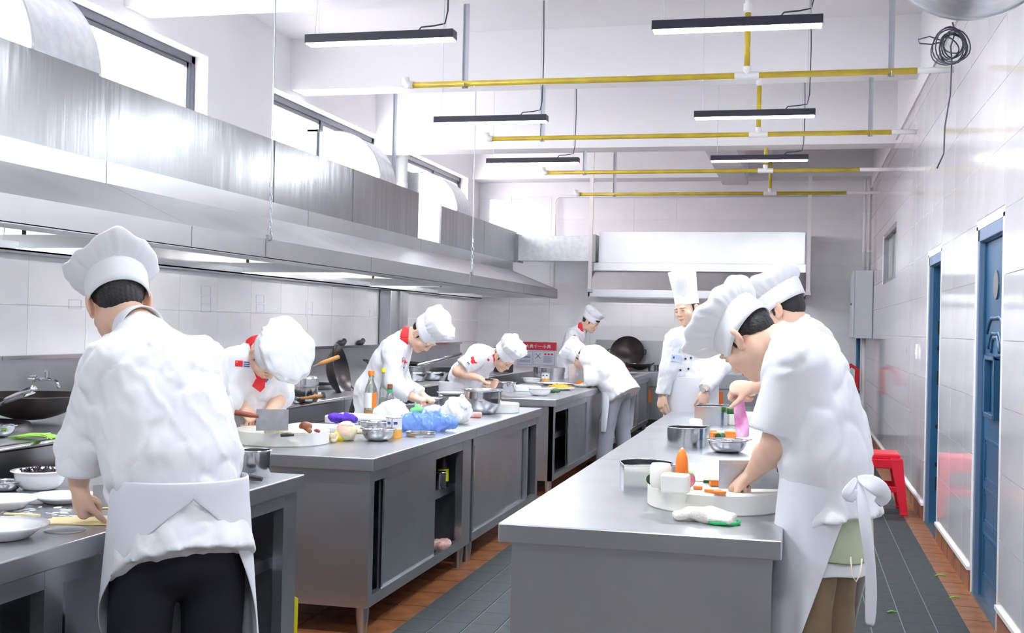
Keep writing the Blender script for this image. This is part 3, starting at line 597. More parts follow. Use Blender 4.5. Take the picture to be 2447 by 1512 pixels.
# ================================================================== STOVES along the left wall
def stove(label, y0, y1, wells, group='stainless stoves on the left wall', x1=-3.30, H=0.83):
    t = thing('stove', label, 'stove', (-3.95, (y0+y1)/2, 0), 0, group); oy = (y0+y1)/2; ox = -3.95
    def B(n, lo, hi, m='steel', bev=0.0): return bx((lo[0]-ox, lo[1]-oy, lo[2]), (hi[0]-ox, hi[1]-oy, hi[2])).build(n, m, t, bevel=bev)
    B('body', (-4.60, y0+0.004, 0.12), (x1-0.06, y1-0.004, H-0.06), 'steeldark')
    top = B('top', (-4.62, y0+0.002, H-0.06), (x1-0.05, y1-0.002, H), 'steel', 0.004)
    MB().cyl((x1-0.05-ox, y0+0.003-oy, H-0.022), (x1-0.05-ox, y1-0.003-oy, H-0.022), 0.022, n=14).box((x1-0.05-ox, y0+0.003-oy, H-0.15), (x1-0.03-ox, y1-0.003-oy, H-0.022)).build('rolled_edge', 'steelbright', t, auto=0.7)
    B('valve_panel', (x1-0.07, y0+0.01, H-0.34), (x1-0.04, y1-0.01, H-0.16), 'steel')
    for k in range(2):
        yk = y0+(y1-y0)*(0.35+0.3*k)-oy
        MB().cyl((x1-0.04-ox, yk, H-0.24), (x1-0.01-ox, yk, H-0.24), 0.022, n=12).build('valve', 'steelbright', t)
    B('splash_back', (-4.66, y0+0.002, H), (-4.62, y1-0.002, 1.125), 'steel')
    B('splash_ledge', (-4.67, y0+0.002, 1.125), (-4.585, y1-0.002, 1.15), 'steelbright')
    for (wx, wy, r) in wells:
        MB().openlathe([(r, 0.0), (r+0.02, 0.035), (r+0.035, 0.035), (r+0.05, 0)], 28, (wx-ox, wy-oy, H)).build('burner_ring', 'black', t, smooth=True)
    for lx in (-4.5, x1-0.12):
        for ly in (y0+0.1, y1-0.1): MB().cyl((lx-ox, ly-oy, 0), (lx-ox, ly-oy, 0.12), 0.025, n=10).build('leg', 'steel', t)
stove('stove with the big black wok at the left edge', 3.4, 6.05, [(-3.95, 4.95, 0.26)])
stove('stove behind the chef with the cleaver, with a steamer on it', 6.05, 8.35, [(-4.0, 7.5, 0.27)])
stove('stove with the upright leaning wok', 8.35, 10.3, [(-4.05, 9.3, 0.27)])
stove('stove with steel pans behind the bent chef', 10.3, 12.4, [(-4.0, 11.4, 0.27)])
stove('farthest stove on the left wall', 12.4, 15.9, [(-4.0, 13.6, 0.27)])
# back stoves under the back hood
bs = thing('stove', 'low white and steel stove under the back hood', 'stove', (-1.4, 16.4, 0))
bx((-1.45, -0.35, 0.60), (1.5, 0.55, 0.80)).build('top', 'steel', bs, bevel=0.006); bx((-1.42, -0.30, 0.15), (1.46, 0.5, 0.60)).build('body', 'steel', bs)
for x, c in ((-0.62, 'orange'), (-0.2, 'paperprint'), (0.35, 'orange'), (0.8, 'steeldark')): bx((x-0.09, -0.31, 0.38), (x+0.09, -0.298, 0.56)).build('front_panel', c, bs)
bx((-1.45, 0.55, 0.8), (1.5, 0.585, 1.22)).build('splash_back', 'hoodsteel', bs); bx((-1.42, -0.305, 0.0), (1.46, 0.3, 0.15)).build('plinth', 'black', bs)
for x in (-1.1, -0.4, 0.3, 1.0): MB().cyl((x, -0.36, 0.7), (x, -0.34, 0.7), 0.025, n=10).build('knob', 'black', bs)
# ================================================================== BODY BUILDER (distance fields -> surface nets)
A3 = lambda *p: np.array(p, float)
def unit(v): v = np.array(v, float); return v/(np.linalg.norm(v)+1e-12)
def smin(a, b, k):
    if k <= 0: return np.minimum(a, b)
    h = np.maximum(k-np.abs(a-b), 0)/k; return np.minimum(a, b)-h*h*k*0.25
class Field:
    def __init__(s, h): s.h = h; s.ops = []
    def cone(s, a, b, ra, rb, k=0.02, cut=None, sub=False):
        a, b = A3(*a), A3(*b); r = max(ra, rb); lo, hi = np.minimum(a, b)-r, np.maximum(a, b)+r; ab = b-a; L = ab.dot(ab)+1e-12
        def f(P):
            t = np.clip(((P-a)@ab)/L, 0, 1); return np.linalg.norm(P-a-t[..., None]*ab, axis=-1)-(ra+t*(rb-ra))
        s.ops.append((lo, hi, f, k, cut, sub)); return s
    def ecap(s, a, b, u, ea, eb, k=0.03, cut=None):     # elliptic capsule; u lateral axis, e = (half width, half depth)
        a, b = A3(*a), A3(*b); ab = b-a; L = ab.dot(ab)+1e-12; n = ab/math.sqrt(L); u = A3(*u); u = unit(u-u.dot(n)*n); v = np.cross(n, u)
        r = max(*ea, *eb); lo, hi = np.minimum(a, b)-r, np.maximum(a, b)+r
        def f(P):
            t = np.clip(((P-a)@ab)/L, 0, 1); q = P-a-t[..., None]*ab; w = ea[0]+t*(eb[0]-ea[0]); d = ea[1]+t*(eb[1]-ea[1])
            return (np.sqrt((q@u/w)**2+(q@v/d)**2+(q@n/((w+d)*0.42))**2)-1)*np.minimum(w, d)
        s.ops.append((lo, hi, f, k, cut, False)); return s
    def ell(s, c, r, R=None, k=0.01, cut=None, sub=False):
        c = A3(*c); r = A3(*r); R = np.eye(3) if R is None else np.array(R); m = r.max()
        def f(P):
            q = (P-c)@R; k0 = np.linalg.norm(q/r, axis=-1); k1 = np.linalg.norm(q/r**2, axis=-1)+1e-9; return k0*(k0-1)/k1
        s.ops.append((c-m, c+m, f, k, cut, sub)); return s
    def mesh(s, post=None, clip=None):
        h = s.h; pos = [o for o in s.ops if not o[5]]
        lo = np.min([o[0] for o in pos], axis=0)-3*h-0.012; hi = np.max([o[1] for o in pos], axis=0)+3*h+0.012
        n = np.ceil((hi-lo)/h).astype(int)+1
        D = np.full(n, 0.25, np.float32)
        for (a, b, f, k, cut, sub) in s.ops:
            i0 = np.maximum(np.floor((a-k-0.03-lo)/h).astype(int), 0); i1 = np.minimum(np.ceil((b+k+0.03-lo)/h).astype(int)+1, n)
            if np.any(i1 <= i0): continue
            g = [lo[j]+h*np.arange(i0[j], i1[j]) for j in range(3)]
            P = np.stack(np.meshgrid(*g, indexing='ij'), -1)
            d = f(P)
            if cut is not None:
                for (cp, cn) in cut: d = np.maximum(d, (P-A3(*cp))@unit(cn))
            sl = tuple(slice(i0[j], i1[j]) for j in range(3))
            D[sl] = -smin(-D[sl], d, k) if sub else smin(D[sl], d, k)
        g = [lo[j]+h*np.arange(n[j]) for j in range(3)]
        if post is not None or clip is not None:
            P = np.stack(np.meshgrid(*g, indexing='ij'), -1)
            if post is not None:
                m = np.abs(D) < 0.06; D[m] += post(P[m])
            if clip is not None:
                for (cp, cn) in clip: D = np.maximum(D, (P-A3(*cp))@unit(cn))
        return nets(D, lo, h)
def nets(D, lo, h):
    D[0] = D[-1] = 0.1; D[:, 0] = D[:, -1] = 0.1; D[:, :, 0] = D[:, :, -1] = 0.1
    S_ = D < 0; nx, ny, nz = D.shape
    c = [S_[i:nx-1+i, j:ny-1+j, k:nz-1+k] for i in (0, 1) for j in (0, 1) for k in (0, 1)]
    cnt = sum(x.astype(np.int8) for x in c); act = (cnt > 0) & (cnt < 8)
    I = np.argwhere(act); idx = -np.ones(act.shape, np.int64); idx[act] = np.arange(len(I))
    acc = np.zeros((len(I), 3)); num = np.zeros(len(I))
    corner = [(i, j, k) for i in (0, 1) for j in (0, 1) for k in (0, 1)]
    val = {q: D[I[:, 0]+q[0], I[:, 1]+q[1], I[:, 2]+q[2]] for q in corner}
    for q in corner:
        for ax in range(3):
            if q[ax]: continue
            p = list(q); p[ax] = 1; p = tuple(p); a, b = val[q], val[p]; m = (a < 0) != (b < 0)
            t = np.where(m, a/(a-b+1e-12), 0); e = np.zeros((len(I), 3)); e[:] = q; e[:, ax] = t
            acc[m] += e[m]; num[m] += 1
    V = lo+h*(I+acc/np.maximum(num, 1)[:, None])
    F = []
    for ax in range(3):
        b_, c_ = (ax+1) % 3, (ax+2) % 3
        s0 = [slice(1, -1)]*3; s0[ax] = slice(0, -1); s1 = list(s0); s1[ax] = slice(1, None)
        a0, a1 = S_[tuple(s0)], S_[tuple(s1)]
        E_ = np.argwhere(a0 != a1); fl = a0[a0 != a1]
        off = np.ones(3, int); off[ax] = 0; E_ = E_+off
        def at_(db, dc):
            q = E_.copy(); q[:, b_] += db; q[:, c_] += dc; return idx[q[:, 0], q[:, 1], q[:, 2]]
        q = np.stack([at_(-1, -1), at_(0, -1), at_(0, 0), at_(-1, 0)], 1); q[~fl] = q[~fl][:, ::-1]; F.append(q)
    return V, np.concatenate(F)
def relax(V, F, it=2, w=0.5):
    e = np.concatenate([F[:, [i, (i+1) % 4]] for i in range(4)]); 
    for _ in range(it):
        s_ = np.zeros_like(V); n_ = np.zeros(len(V)); np.add.at(s_, e[:, 0], V[e[:, 1]]); np.add.at(n_, e[:, 0], 1); np.add.at(s_, e[:, 1], V[e[:, 0]]); np.add.at(n_, e[:, 1], 1)
        V = V*(1-w)+w*s_/np.maximum(n_, 1)[:, None]
    return V
def npmesh(name, parts, m, parent, smooth=True, base=None):
    V = []; F = []; o = 0
    for v, f in parts: V.append(v); F.append(f+o); o += len(v)
    V = np.concatenate(V); F = np.concatenate(F)
    if base is not None: V = V-base
    me = bpy.data.meshes.new(name); me.vertices.add(len(V)); me.vertices.foreach_set('co', V.astype(np.float32).ravel())
    me.loops.add(4*len(F)); me.loops.foreach_set('vertex_index', F.astype(np.int32).ravel())
    me.polygons.add(len(F)); me.polygons.foreach_set('loop_start', np.arange(0, 4*len(F), 4, dtype=np.int32))
    me.update(calc_edges=True); me.validate()
    return _link(name, me, m, parent, smooth)
def vnoise(seed, f):                       # soft directional folds
    r = np.random.RandomState(seed); K = [(r.normal(size=3)*A3(1, 1, 0.45)*f*(1+0.5*i), r.uniform(0, 6.3), 1/(1+0.6*i)) for i in range(6)]
    def g(P):
        o = 0
        for k, p, a in K: o = o+a*np.sin(P@k+p+1.5*np.sin(P@k[[1, 2, 0]]*0.6+p))
        return o/3
    return g
# ------------------------------------------------------------------ hand: wrist w, forward f, palm normal p (out of the palm), side = +1 if thumb lies along cross(f, p)
def hand(F, w, f, p, side, curl=(0.5, 0.6, 0.4), spread=0.06, thumb=(0.55, 0.35), sc=1.0, point=None, curls=None):
    f = unit(f); p = unit(A3(*p)-A3(*p).dot(f)*f); t = np.cross(f, p)*side       # t points to the thumb side
    w = A3(*w); s = sc
    F.ecap(w, w+f*0.055*s, t, (0.027*s, 0.020*s), (0.038*s, 0.016*s), 0.012)
    F.ecap(w+f*0.035*s, w+f*0.082*s, t, (0.037*s, 0.015*s), (0.039*s, 0.0125*s), 0.012)
    F.cone(w+f*0.02*s+t*0.02*s+p*0.006*s, w+f*0.05*s+t*0.03*s+p*0.008*s, 0.017*s, 0.014*s, 0.012)
    lens = [(0.041, 0.025, 0.020), (0.045, 0.029, 0.021), (0.042, 0.027, 0.020), (0.033, 0.021, 0.018)]
    for i in range(4):
        c = curls[i] if curls else curl
        if point == i: c = (0.15, 0.2, 0.1)
        b = w+f*(0.086-0.004*abs(i-1)-0.003*(i == 3))*s+t*(0.030-0.0195*i)*s
        a = 0; d0 = unit(f+t*spread*(1.3-i)); q = b; r = (0.0096, 0.0092, 0.0084, 0.0074) if i < 3 else (0.0084, 0.008, 0.0072, 0.0064)
        F.cone(b-d0*0.02*s, b, 0.0098*s, 0.0105*s, 0.008)
        for j in range(3):
            a += c[j]*1.55; d = d0*math.cos(a)+p*math.sin(a); e = q+d*lens[i][j]*s
            F.cone(q, e, r[j]*s, r[j+1]*s, 0.004); q = e
    b = w+f*0.032*s+t*0.032*s+p*0.006*s; a0, a1 = thumb
    d = unit(t*math.cos(a0)+f*math.sin(a0)+p*0.35); e = b+d*0.038*s; F.cone(b, e, 0.0135*s, 0.0108*s, 0.008)
    d2 = unit(d*math.cos(a1)+unit(f*0.8+p*0.6)*math.sin(a1)); e2 = e+d2*0.030*s; F.cone(e, e2, 0.0105*s, 0.0092*s, 0.004)
    d3 = unit(d2+unit(f*0.6+p*0.5)*a1*0.8); F.cone(e2, e2+d3*0.022*s, 0.0092*s, 0.0078*s, 0.004)
# ------------------------------------------------------------------ head in its own frame: R columns = right, forward, up ; c = centre between the ears
def head_field(F, c, R, neck, sc=1.0, smile=0.0):
    R = np.array(R); T = lambda x, y, z: c+R@(A3(x, y, z)*sc)
    E = lambda p, r, k=0.012, sub=False: F.ell(T(*p), A3(*r)*sc, R, k, None, sub)
    E((0, -0.012, 0.045), (0.076, 0.094, 0.085)); E((0, 0.030, 0.010), (0.068, 0.070, 0.085), 0.02)
    E((0, 0.045, -0.055), (0.052, 0.052, 0.058), 0.025); E((0, 0.075, -0.088), (0.026, 0.024, 0.022), 0.022)
    for s in (-1, 1):
        E((s*0.045, 0.010, -0.050), (0.022, 0.04, 0.045), 0.025); E((s*0.042, 0.068, -0.022), (0.026, 0.022, 0.024), 0.02)
        E((s*0.032, 0.093, 0.030), (0.024, 0.010, 0.007), 0.012)
        E((s*0.031, 0.103, 0.010), (0.018, 0.014, 0.011), 0.008, True)
        E((s*0.031, 0.086, 0.008), (0.0155, 0.0125, 0.0115), 0.004)
    F.cone(T(0, 0.092, 0.022), T(0, 0.110, -0.020), 0.0085*sc, 0.012*sc, 0.012)
    for s in (-1, 1): F.ell(T(s*0.012, 0.104, -0.024), A3(0.009, 0.010, 0.008)*sc, R, 0.006)
    E((0, 0.098, -0.050), (0.022+0.006*smile, 0.009, 0.006), 0.006); E((0, 0.096, -0.062), (0.019, 0.009, 0.007), 0.006)
    E((0, 0.109, -0.0555), (0.024+0.008*smile, 0.006, 0.0025+0.003*smile), 0.003, True)
    for s in (-1, 1):      # ears
        Re = R @ rot('z', s*0.45) @ rot('x', 0.12)
        F.ell(T(s*0.083, -0.008, 0.002), A3(0.009, 0.024, 0.036)*sc, Re, 0.006); F.ell(T(s*0.077, 0.008, -0.024), A3(0.008, 0.009, 0.012)*sc, R, 0.008)
        F.ell(T(s*0.092, 0.000, 0.003), A3(0.0065, 0.014, 0.022)*sc, Re, 0.004, None, True)
    F.ecap(T(0, -0.022, -0.035), neck, R[:, 0], (0.054*sc, 0.056*sc), (0.060, 0.062), 0.03)
def hair_part(c, R, sc, back_low=-0.045, front=0.02, h=0.005, fringe=False):
    R = np.array(R); T = lambda x, y, z: c+R@(A3(x, y, z)*sc); F = Field(h)
    dn = R@A3(0, 0.45, -1.0)                     # hairline rising towards the face
    F.ell(T(0, -0.014, 0.045), A3(0.079, 0.096, 0.088)*sc, R, 0.01, [(T(0, -0.09, back_low), dn), (T(0, 0.055, 0), R@A3(0, 1, -0.25))])
    for s in (-1, 1): F.cone(T(s*0.076, 0.016, 0.035), T(s*0.0745, 0.020, -0.012), 0.008*sc, 0.005*sc, 0.01)
    F.ell(T(0, -0.046, -0.008), A3(0.058, 0.052, 0.048)*sc, R, 0.02, [(T(0, -0.09, back_low-0.012), dn)])
    if fringe: F.ell(T(0, 0.062, 0.062), A3(0.06, 0.042, 0.028)*sc, R, 0.02)
    v, f = F.mesh(post=lambda P: 0.0012*np.sin(P@(R[:, 0])*420)); return v, f
# ------------------------------------------------------------------ hats: revolved with pleats, bent by a lean vector
def toque(parent, base, c, R, sc, lean=(0, 0, 0), puff=0.128, height=0.075, band=0.085, tilt=0.0, npl=22, seed=1, sag=0.5, amp=0.030, bandr=0.092, dz=-0.008):
    R = np.array(R)@rot('x', tilt); rs_ = np.random.RandomState(seed); o = c+R@(A3(0, -0.012, 0.024+dz)*sc)
    nth = 120; lean = A3(*lean)
    hp = [(0.0, bandr), (0.45, bandr+0.001), (1.0, bandr+0.003)]
    V = []; F = []
    prof = [(bandr+0.002+0.003*t, t*band, 0) for t in np.linspace(0, 1, 5)]
    MBd = MB(); v = []; n = nth
    for (r, z, _) in prof:
        for k in range(n):
            a = 2*math.pi*k/n; v.append((r*math.cos(a)*0.94, r*math.sin(a)*1.12, z-0.012*math.sin(a)))
    f = [(j*n+k, j*n+(k+1) % n, (j+1)*n+(k+1) % n, (j+1)*n+k) for j in range(len(prof)-1) for k in range(n)]
    v = np.array(v)*sc
    ob = mesh('hat_band', o+v@R.T-base, f, 'hatcloth', parent, True); sd = ob.modifiers.new('s', 'SOLIDIFY'); sd.thickness = 0.004; sd.offset = 0
    ph = rs_.uniform(0, 6.3, 6); fr = np.array([3, 5, 7, 11, 2, 4]); am = rs_.uniform(0.3, 1, 6)
    v = []; m = 22
    for j in range(m+1):
        s_ = j/m
        for k in range(n):
            a = 2*math.pi*k/n
            lump = sum(am[i]*math.sin(fr[i]*a+ph[i]) for i in range(6))/2.2; lump2 = math.sin(4*a+ph[1]+3*s_)*math.sin(7*a+ph[3]-2*s_)
            if s_ < 0.72:                        # side wall bulging outwards
                t = s_/0.72; r = bandr+0.004+(puff-bandr)*math.sin(min(t*1.25, 1)*math.pi/2)+amp*0.30*lump*t
                r += amp*(0.16*math.cos(npl*a+2.2*lump)+0.10*math.cos((npl-9)*a+ph[2]))*math.sin(math.pi*min(t*0.9+0.1, 1))*(1-0.75*t)*(0.6+0.4*lump2)+0.10*amp*lump2*t
                z = band-0.01+height*t+0.012*lump*t
                if t > 0.85: r -= puff*0.10*((t-0.85)/0.15)**2
            else:
                t = (s_-0.72)/0.28; r = (puff*0.90+amp*0.25*lump)*math.sqrt(max(1-t*t, 0))**0.8 if t < 1 else 0
                z = band-0.01+height+0.012*lump*(1-t)**0.7+0.030*math.sin(t*math.pi/2)*(1-sag)+0.012*lump2*math.sin(t*math.pi)*(1-t)
            zz = max(z-band, 0)/max(height, 0.01)
            p = A3(r*math.cos(a)*0.97, r*math.sin(a)*1.08, z-0.012*math.sin(a)*(1-s_))+lean*zz**1.25
            p[2] -= 0.35*max(0, (p[:2]@lean[:2])/(np.linalg.norm(lean[:2])+1e-6)-0.06)*(np.linalg.norm(lean[:2])*5)*zz
            v.append(p)
    f = [(j*n+k, j*n+(k+1) % n, (j+1)*n+(k+1) % n, (j+1)*n+k) for j in range(m) for k in range(n)]
    v = np.array(v)*sc
    mesh('hat_crown', o+v@R.T-base, f, 'hatcloth', parent, True)
def tall_hat(parent, base, c, R, sc, tilt=0.1, height=0.265, r0=0.092, r1=0.108):
    R = np.array(R)@rot('x', tilt); o = c+R@(A3(0, -0.006, 0.040)*sc); n = 144; v = []
    for z, r, pl in [(0, r0, 0), (0.055, r0+0.001, 0), (0.056, r0-0.001, 0.3), (0.075, r0, 1), (height*0.7, r0+(r1-r0)*0.6, 1), (height, r1, 1), (height-0.002, r1*0.96, 0), (height-0.012, 0.0, 0)]:
        for k in range(n):
            a = 2*math.pi*k/n; rr = r*(1-0.018*pl*(0.5+0.5*math.cos(36*a))); v.append((rr*math.cos(a)*0.93, rr*math.sin(a)*1.08, z))
    f = [(j*n+k, j*n+(k+1) % n, (j+1)*n+(k+1) % n, (j+1)*n+k) for j in range(7) for k in range(n)]
    hb = mesh('tall_hat', o+(np.array(v)*sc)@R.T-base, f, 'hatcloth', parent, True)
def sheet(name, rows, m, parent, base, thick=0.004, sub=1):       # rows of points -> cloth sheet
    n = len(rows[0]); v = [p-base for r in rows for p in r]
    f = [(j*n+k, j*n+k+1, (j+1)*n+k+1, (j+1)*n+k) for j in range(len(rows)-1) for k in range(n-1)]
    o = mesh(name, v, f, m, parent, True); s = o.modifiers.new('s', 'SOLIDIFY'); s.thickness = thick; s.offset = 0
    if sub: o.modifiers.new('b', 'SUBSURF').levels = sub; o.modifiers['b'].render_levels = sub
    return o
def apron(parent, base, hip, u, f, top, length, w, d, th0, th1, flare=0.03, folds=0.008, seed=0, lean=(0, 0, 0), m='apron', edge=None, nrow=14, ncol=40):
    """wrap round the hips: angle 0 = front (f), positive towards u; th0/th1 callables of t in 0..1 (top..hem)"""
    rs_ = np.random.RandomState(seed); ph = rs_.uniform(0, 6.3, 3); rows = []
    hip = A3(*hip); u = unit(u); f = unit(f); lean = A3(*lean)
    for j in range(nrow+1):
        t = j/nrow; row = []
        for k in range(ncol+1):
            a = th0(t)+(th1(t)-th0(t))*k/ncol
            fold = folds*t*(math.sin(6*a+ph[0]+2*t)+0.6*math.sin(11*a+ph[1])+0.5*math.sin(17*a+ph[2]))
            rw, rd = w+flare*t+fold, d+flare*t+fold
            row.append(hip+A3(0, 0, top-length*t)+u*math.sin(a)*rw+f*math.cos(a)*rd+lean*t)
        rows.append(row)
    return sheet('apron', rows, m, parent, base)
# ------------------------------------------------------------------ a whole person from joints
from mathutils.bvhtree import BVHTree
def hframe(f, roll=0.0):
    f = unit(f); r = np.cross(f, A3(0, 0, 1)); r = unit(r) if np.linalg.norm(r) > 0.05 else A3(0, 1, 0)
    u = np.cross(r, f); r, u = r*math.cos(roll)+u*math.sin(roll), u*math.cos(roll)-r*math.sin(roll)
    return np.stack([r, f, u], 1)
def lerp(a, b, t): return A3(*a)+(A3(*b)-A3(*a))*t
def person(label, pelvis, chest, neck, head, R, SL, SR, EL, ER, WL, WR, HL, HR, f, sleeveL=1.75, sleeveR=1.75, hem=-0.14, trousers='navy', feet=None, sc=1.0,
           jw=1.0, tail=None, collar='cloth', collar_h=0.035, hat=None, fringe=False, smile=0.0, folds=0.008, seed=1, hairlow=-0.036, hh=0.0042, shoe='black', cuff=None, knees=None, belt=None, ttop=0.05, jd=1.0):
    """everything in metres in the room; H* = (forward, palm normal, thumb side, keyword dict)"""
    f = unit(A3(f[0], f[1], 0)); ru = A3(f[1], -f[0], 0)              # facing and its right side
    pelvis, chest, neck, head = (A3(*p) for p in (pelvis, chest, neck, head))
    base = A3(pelvis[0], pelvis[1], 0)
    t = thing('person', label, 'person', base)
    us = unit(A3(*SR)-A3(*SL))
    fr = np.cross(A3(0, 0, 1), us); 
    # --- skin: head, arms with hands, and a plain body under the clothes, one mesh
    parts = []
    F = Field(hh); head_field(F, head, R, neck, sc, smile); v, q = F.mesh(); parts.append((relax(v, q, 1, 0.35), q))
    for S_, E_, W_, H_ in ((SL, EL, WL, HL), (SR, ER, WR, HR)):
        F = Field(hh); fa = unit(A3(*W_)-A3(*E_))
        F.cone(lerp(S_, E_, 0.35), E_, 0.047, 0.041, 0.01); F.cone(E_, lerp(E_, W_, 0.35), 0.041, 0.043, 0.012); F.cone(lerp(E_, W_, 0.3), W_, 0.043, 0.027, 0.012)
        hand(F, A3(*W_), H_[0], H_[1], H_[2], **(H_[3] if len(H_) > 3 else {})); v, q = F.mesh(); parts.append((relax(v, q, 1, 0.3), q))
    hipL, hipR = pelvis-ru*0.085, pelvis+ru*0.085
    if feet is None: feet = (A3(hipL[0]-0.03*ru[0], hipL[1]-0.03*ru[1], 0.09), A3(hipR[0]+0.03*ru[0], hipR[1]+0.03*ru[1], 0.09))
    if knees is None: knees = [lerp(h_, ft, 0.5)+f*0.03 for h_, ft in zip((hipL, hipR), feet)]
    F = Field(0.016)
    F.ecap(pelvis, lerp(pelvis, chest, 0.5), ru, (0.15, 0.10), (0.135, 0.095), 0.05); F.ecap(lerp(pelvis, chest, 0.5), chest, us, (0.135, 0.095), (0.15, 0.10), 0.05); F.cone(SL, SR, 0.05, 0.05, 0.04); F.cone(chest, neck, 0.06, 0.055, 0.03)
    for h_, kn, ft in zip((hipL, hipR), knees, feet): F.cone(h_, kn, 0.075, 0.055, 0.04); F.cone(kn, ft, 0.055, 0.04, 0.02)
    for S_, E_ in ((SL, EL), (SR, ER)): F.cone(S_, E_, 0.045, 0.038, 0.02)
    parts.append(F.mesh()); body = npmesh('body', parts, 'skin', t, True, base)
    npmesh('hair', [hair_part(head, R, sc, hairlow, fringe=fringe)], 'hair', t, True, base)
    # --- jacket
    F = Field(0.0075); n1 = vnoise(seed, 7.0); n2 = vnoise(seed+50, 11.0); n3 = vnoise(seed+90, 15.0)
    hemp = pelvis+A3(0, 0, hem) if tail is None else A3(*tail); waist = lerp(pelvis, chest, 0.42)
    hv = unit(waist-hemp)
    if belt is None: F.ecap(hemp-hv*0.06, waist, ru, (0.205*jw, 0.165*jw*jd), (0.178*jw, 0.140*jw*jd), 0.05, cut=[(hemp, -hv)])
    else:
        bl = A3(*belt); F.ecap(hemp-hv*0.06, bl, ru, (0.205*jw, 0.165*jw*jd), (0.158*jw, 0.125*jw*jd), 0.03, cut=[(hemp, -hv)]); waist = bl+(chest-bl)*0.20
        F.ecap(waist, lerp(waist, chest, 0.5), ru, (0.190*jw, 0.152*jw*jd), (0.182*jw, 0.142*jw*jd), 0.035)
    F.ecap(waist, chest, us, (0.178*jw, 0.142*jw*jd), (0.182*jw, 0.128*jw*jd), 0.06); F.ecap(lerp(chest, neck, 0.25), lerp(SL, SR, 0.5), us, (0.15*jw, 0.10), (0.15*jw, 0.09), 0.05)
    F.cone(lerp(SL, SR, 0.06), lerp(SL, SR, 0.94), 0.070, 0.070, 0.05); F.cone(lerp(chest, neck, 0.5), lerp(chest, neck, 0.88), 0.10, 0.072, 0.05)
    for S_, E_, W_, sl in ((SL, EL, WL, sleeveL), (SR, ER, WR, sleeveR)):
        if sl <= 1:
            e = lerp(S_, E_, sl); d = unit(A3(*E_)-A3(*S_)); F.cone(S_, e+d*0.05, 0.076, 0.083, 0.05, cut=[(e, d)])
        else:
            e = lerp(E_, W_, sl-1); d = unit(A3(*W_)-A3(*E_)); F.cone(S_, E_, 0.076, 0.068, 0.05); F.cone(E_, e+d*0.03, 0.068, 0.056, 0.03, cut=[(e, d)])
    v, q = F.mesh(post=lambda P: folds*0.9*n1(P)+folds*0.9*np.exp(-(n2(P)/0.16)**2)-folds*0.6*np.exp(-(n3(P)/0.18)**2)); jk = npmesh('jacket', [(relax(v, q, 1, 0.4), q)], 'cloth', t, True, base)
    if cuff:
        for S_, E_, W_, sl in ((SL, EL, WL, sleeveL), (SR, ER, WR, sleeveR)):
            if sl > 1: a, d = lerp(E_, W_, sl-1), unit(A3(*W_)-A3(*E_)); r_ = 0.063
            else: a, d = lerp(S_, E_, sl), unit(A3(*E_)-A3(*S_)); r_ = 0.080
            u_, w_, _ = frame_of(d); rows = []
            for j in range(4): rows.append([a-d*(cuff*j/3-0.012)+(u_*math.cos(k*math.pi/10)+w_*math.sin(k*math.pi/10))*(r_+0.004*math.sin(j*1.1)) for k in range(21)])
            sheet('cuff', rows, 'cloth', t, base, 0.006)
    # --- collar band
    ax = unit(head+R[:, 2]*-0.07*sc-neck); u_ = unit(R[:, 0]-R[:, 0].dot(ax)*ax); w_ = np.cross(ax, u_); rows = []
    for j in range(4):
        z = -0.012+(collar_h+0.012)*j/3
        rows.append([neck+ax*(z+0.010*math.sin(k*math.pi/16+math.pi))+u_*math.cos(k*math.pi/16)*(0.076-0.004*j)+w_*math.sin(k*math.pi/16)*(0.080-0.004*j) for k in range(33)])
    sheet('collar' if collar == 'cloth' else 'neckerchief', rows, collar, t, base, 0.006)
    # --- trousers and shoes
    F = Field(0.011)
    F.ecap(pelvis+A3(0, 0, ttop), pelvis-A3(0, 0, 0.06), ru, (0.155, 0.115), (0.165, 0.125), 0.04)
    for h_, kn, ft in zip((hipL, hipR), knees, feet):
        F.cone(h_, kn, 0.098, 0.082, 0.03); F.cone(kn, ft-A3(0, 0, 0.03), 0.082, 0.078, 0.03, cut=[(ft-A3(0, 0, 0.05), (0, 0, -1))])
    v, q = F.mesh(post=lambda P: 0.005*n1(P)+0.002*n2(P)); npmesh('trousers', [(relax(v, q, 1, 0.4), q)], trousers, t, True, base)
    for ft in feet:
        F = Field(0.008); F.ell((ft[0]+f[0]*0.05, ft[1]+f[1]*0.05, 0.035), (0.045, 0.13, 0.035), np.stack([ru, f, A3(0, 0, 1)], 1), 0.01, [((0, 0, 0.002), (0, 0, -1))]); F.cone((ft[0], ft[1], 0.05), (ft[0], ft[1], 0.10), 0.045, 0.042, 0.03)
        npmesh('shoe', [F.mesh()], shoe, t, True, base)
    # --- eyes, brows
    T = lambda x, y, z: head+R@(A3(x, y, z)*sc)-base
    for s in (-1, 1):
        MB().ell(T(s*0.031, 0.0925, 0.0085), A3(0.0125, 0.0065, 0.0042-0.0012*smile)*sc, R, 12, 8).build('eye', 'black', t, smooth=True)
        MB().tube([T(s*(0.014+0.009*i), 0.1005-0.0022*i*i*0.6, 0.0285+0.0025*math.sin(i*1.0)) for i in range(5)], [0.0025, 0.0032, 0.003, 0.0025, 0.0015], 6).build('eyebrow', 'hair', t, smooth=True)
    MB().tube([T(-0.022-0.004*smile+0.011*i*(1+0.2*smile), 0.1055-0.0022*(i-2)**2, -0.0555-0.0012*smile*(2-abs(i-2))) for i in range(5)], [0.001, 0.0026, 0.003+0.001*smile, 0.0026, 0.001], 6).build('lips', 'lip', t, smooth=True)
    if hat: hat(t, base, head, R, sc)
    t['_b'] = 0; del t['_b']
    return dict(t=t, base=base, jacket=jk, ru=ru, f=f, pelvis=pelvis, chest=chest, neck=neck, R=R, head=head)
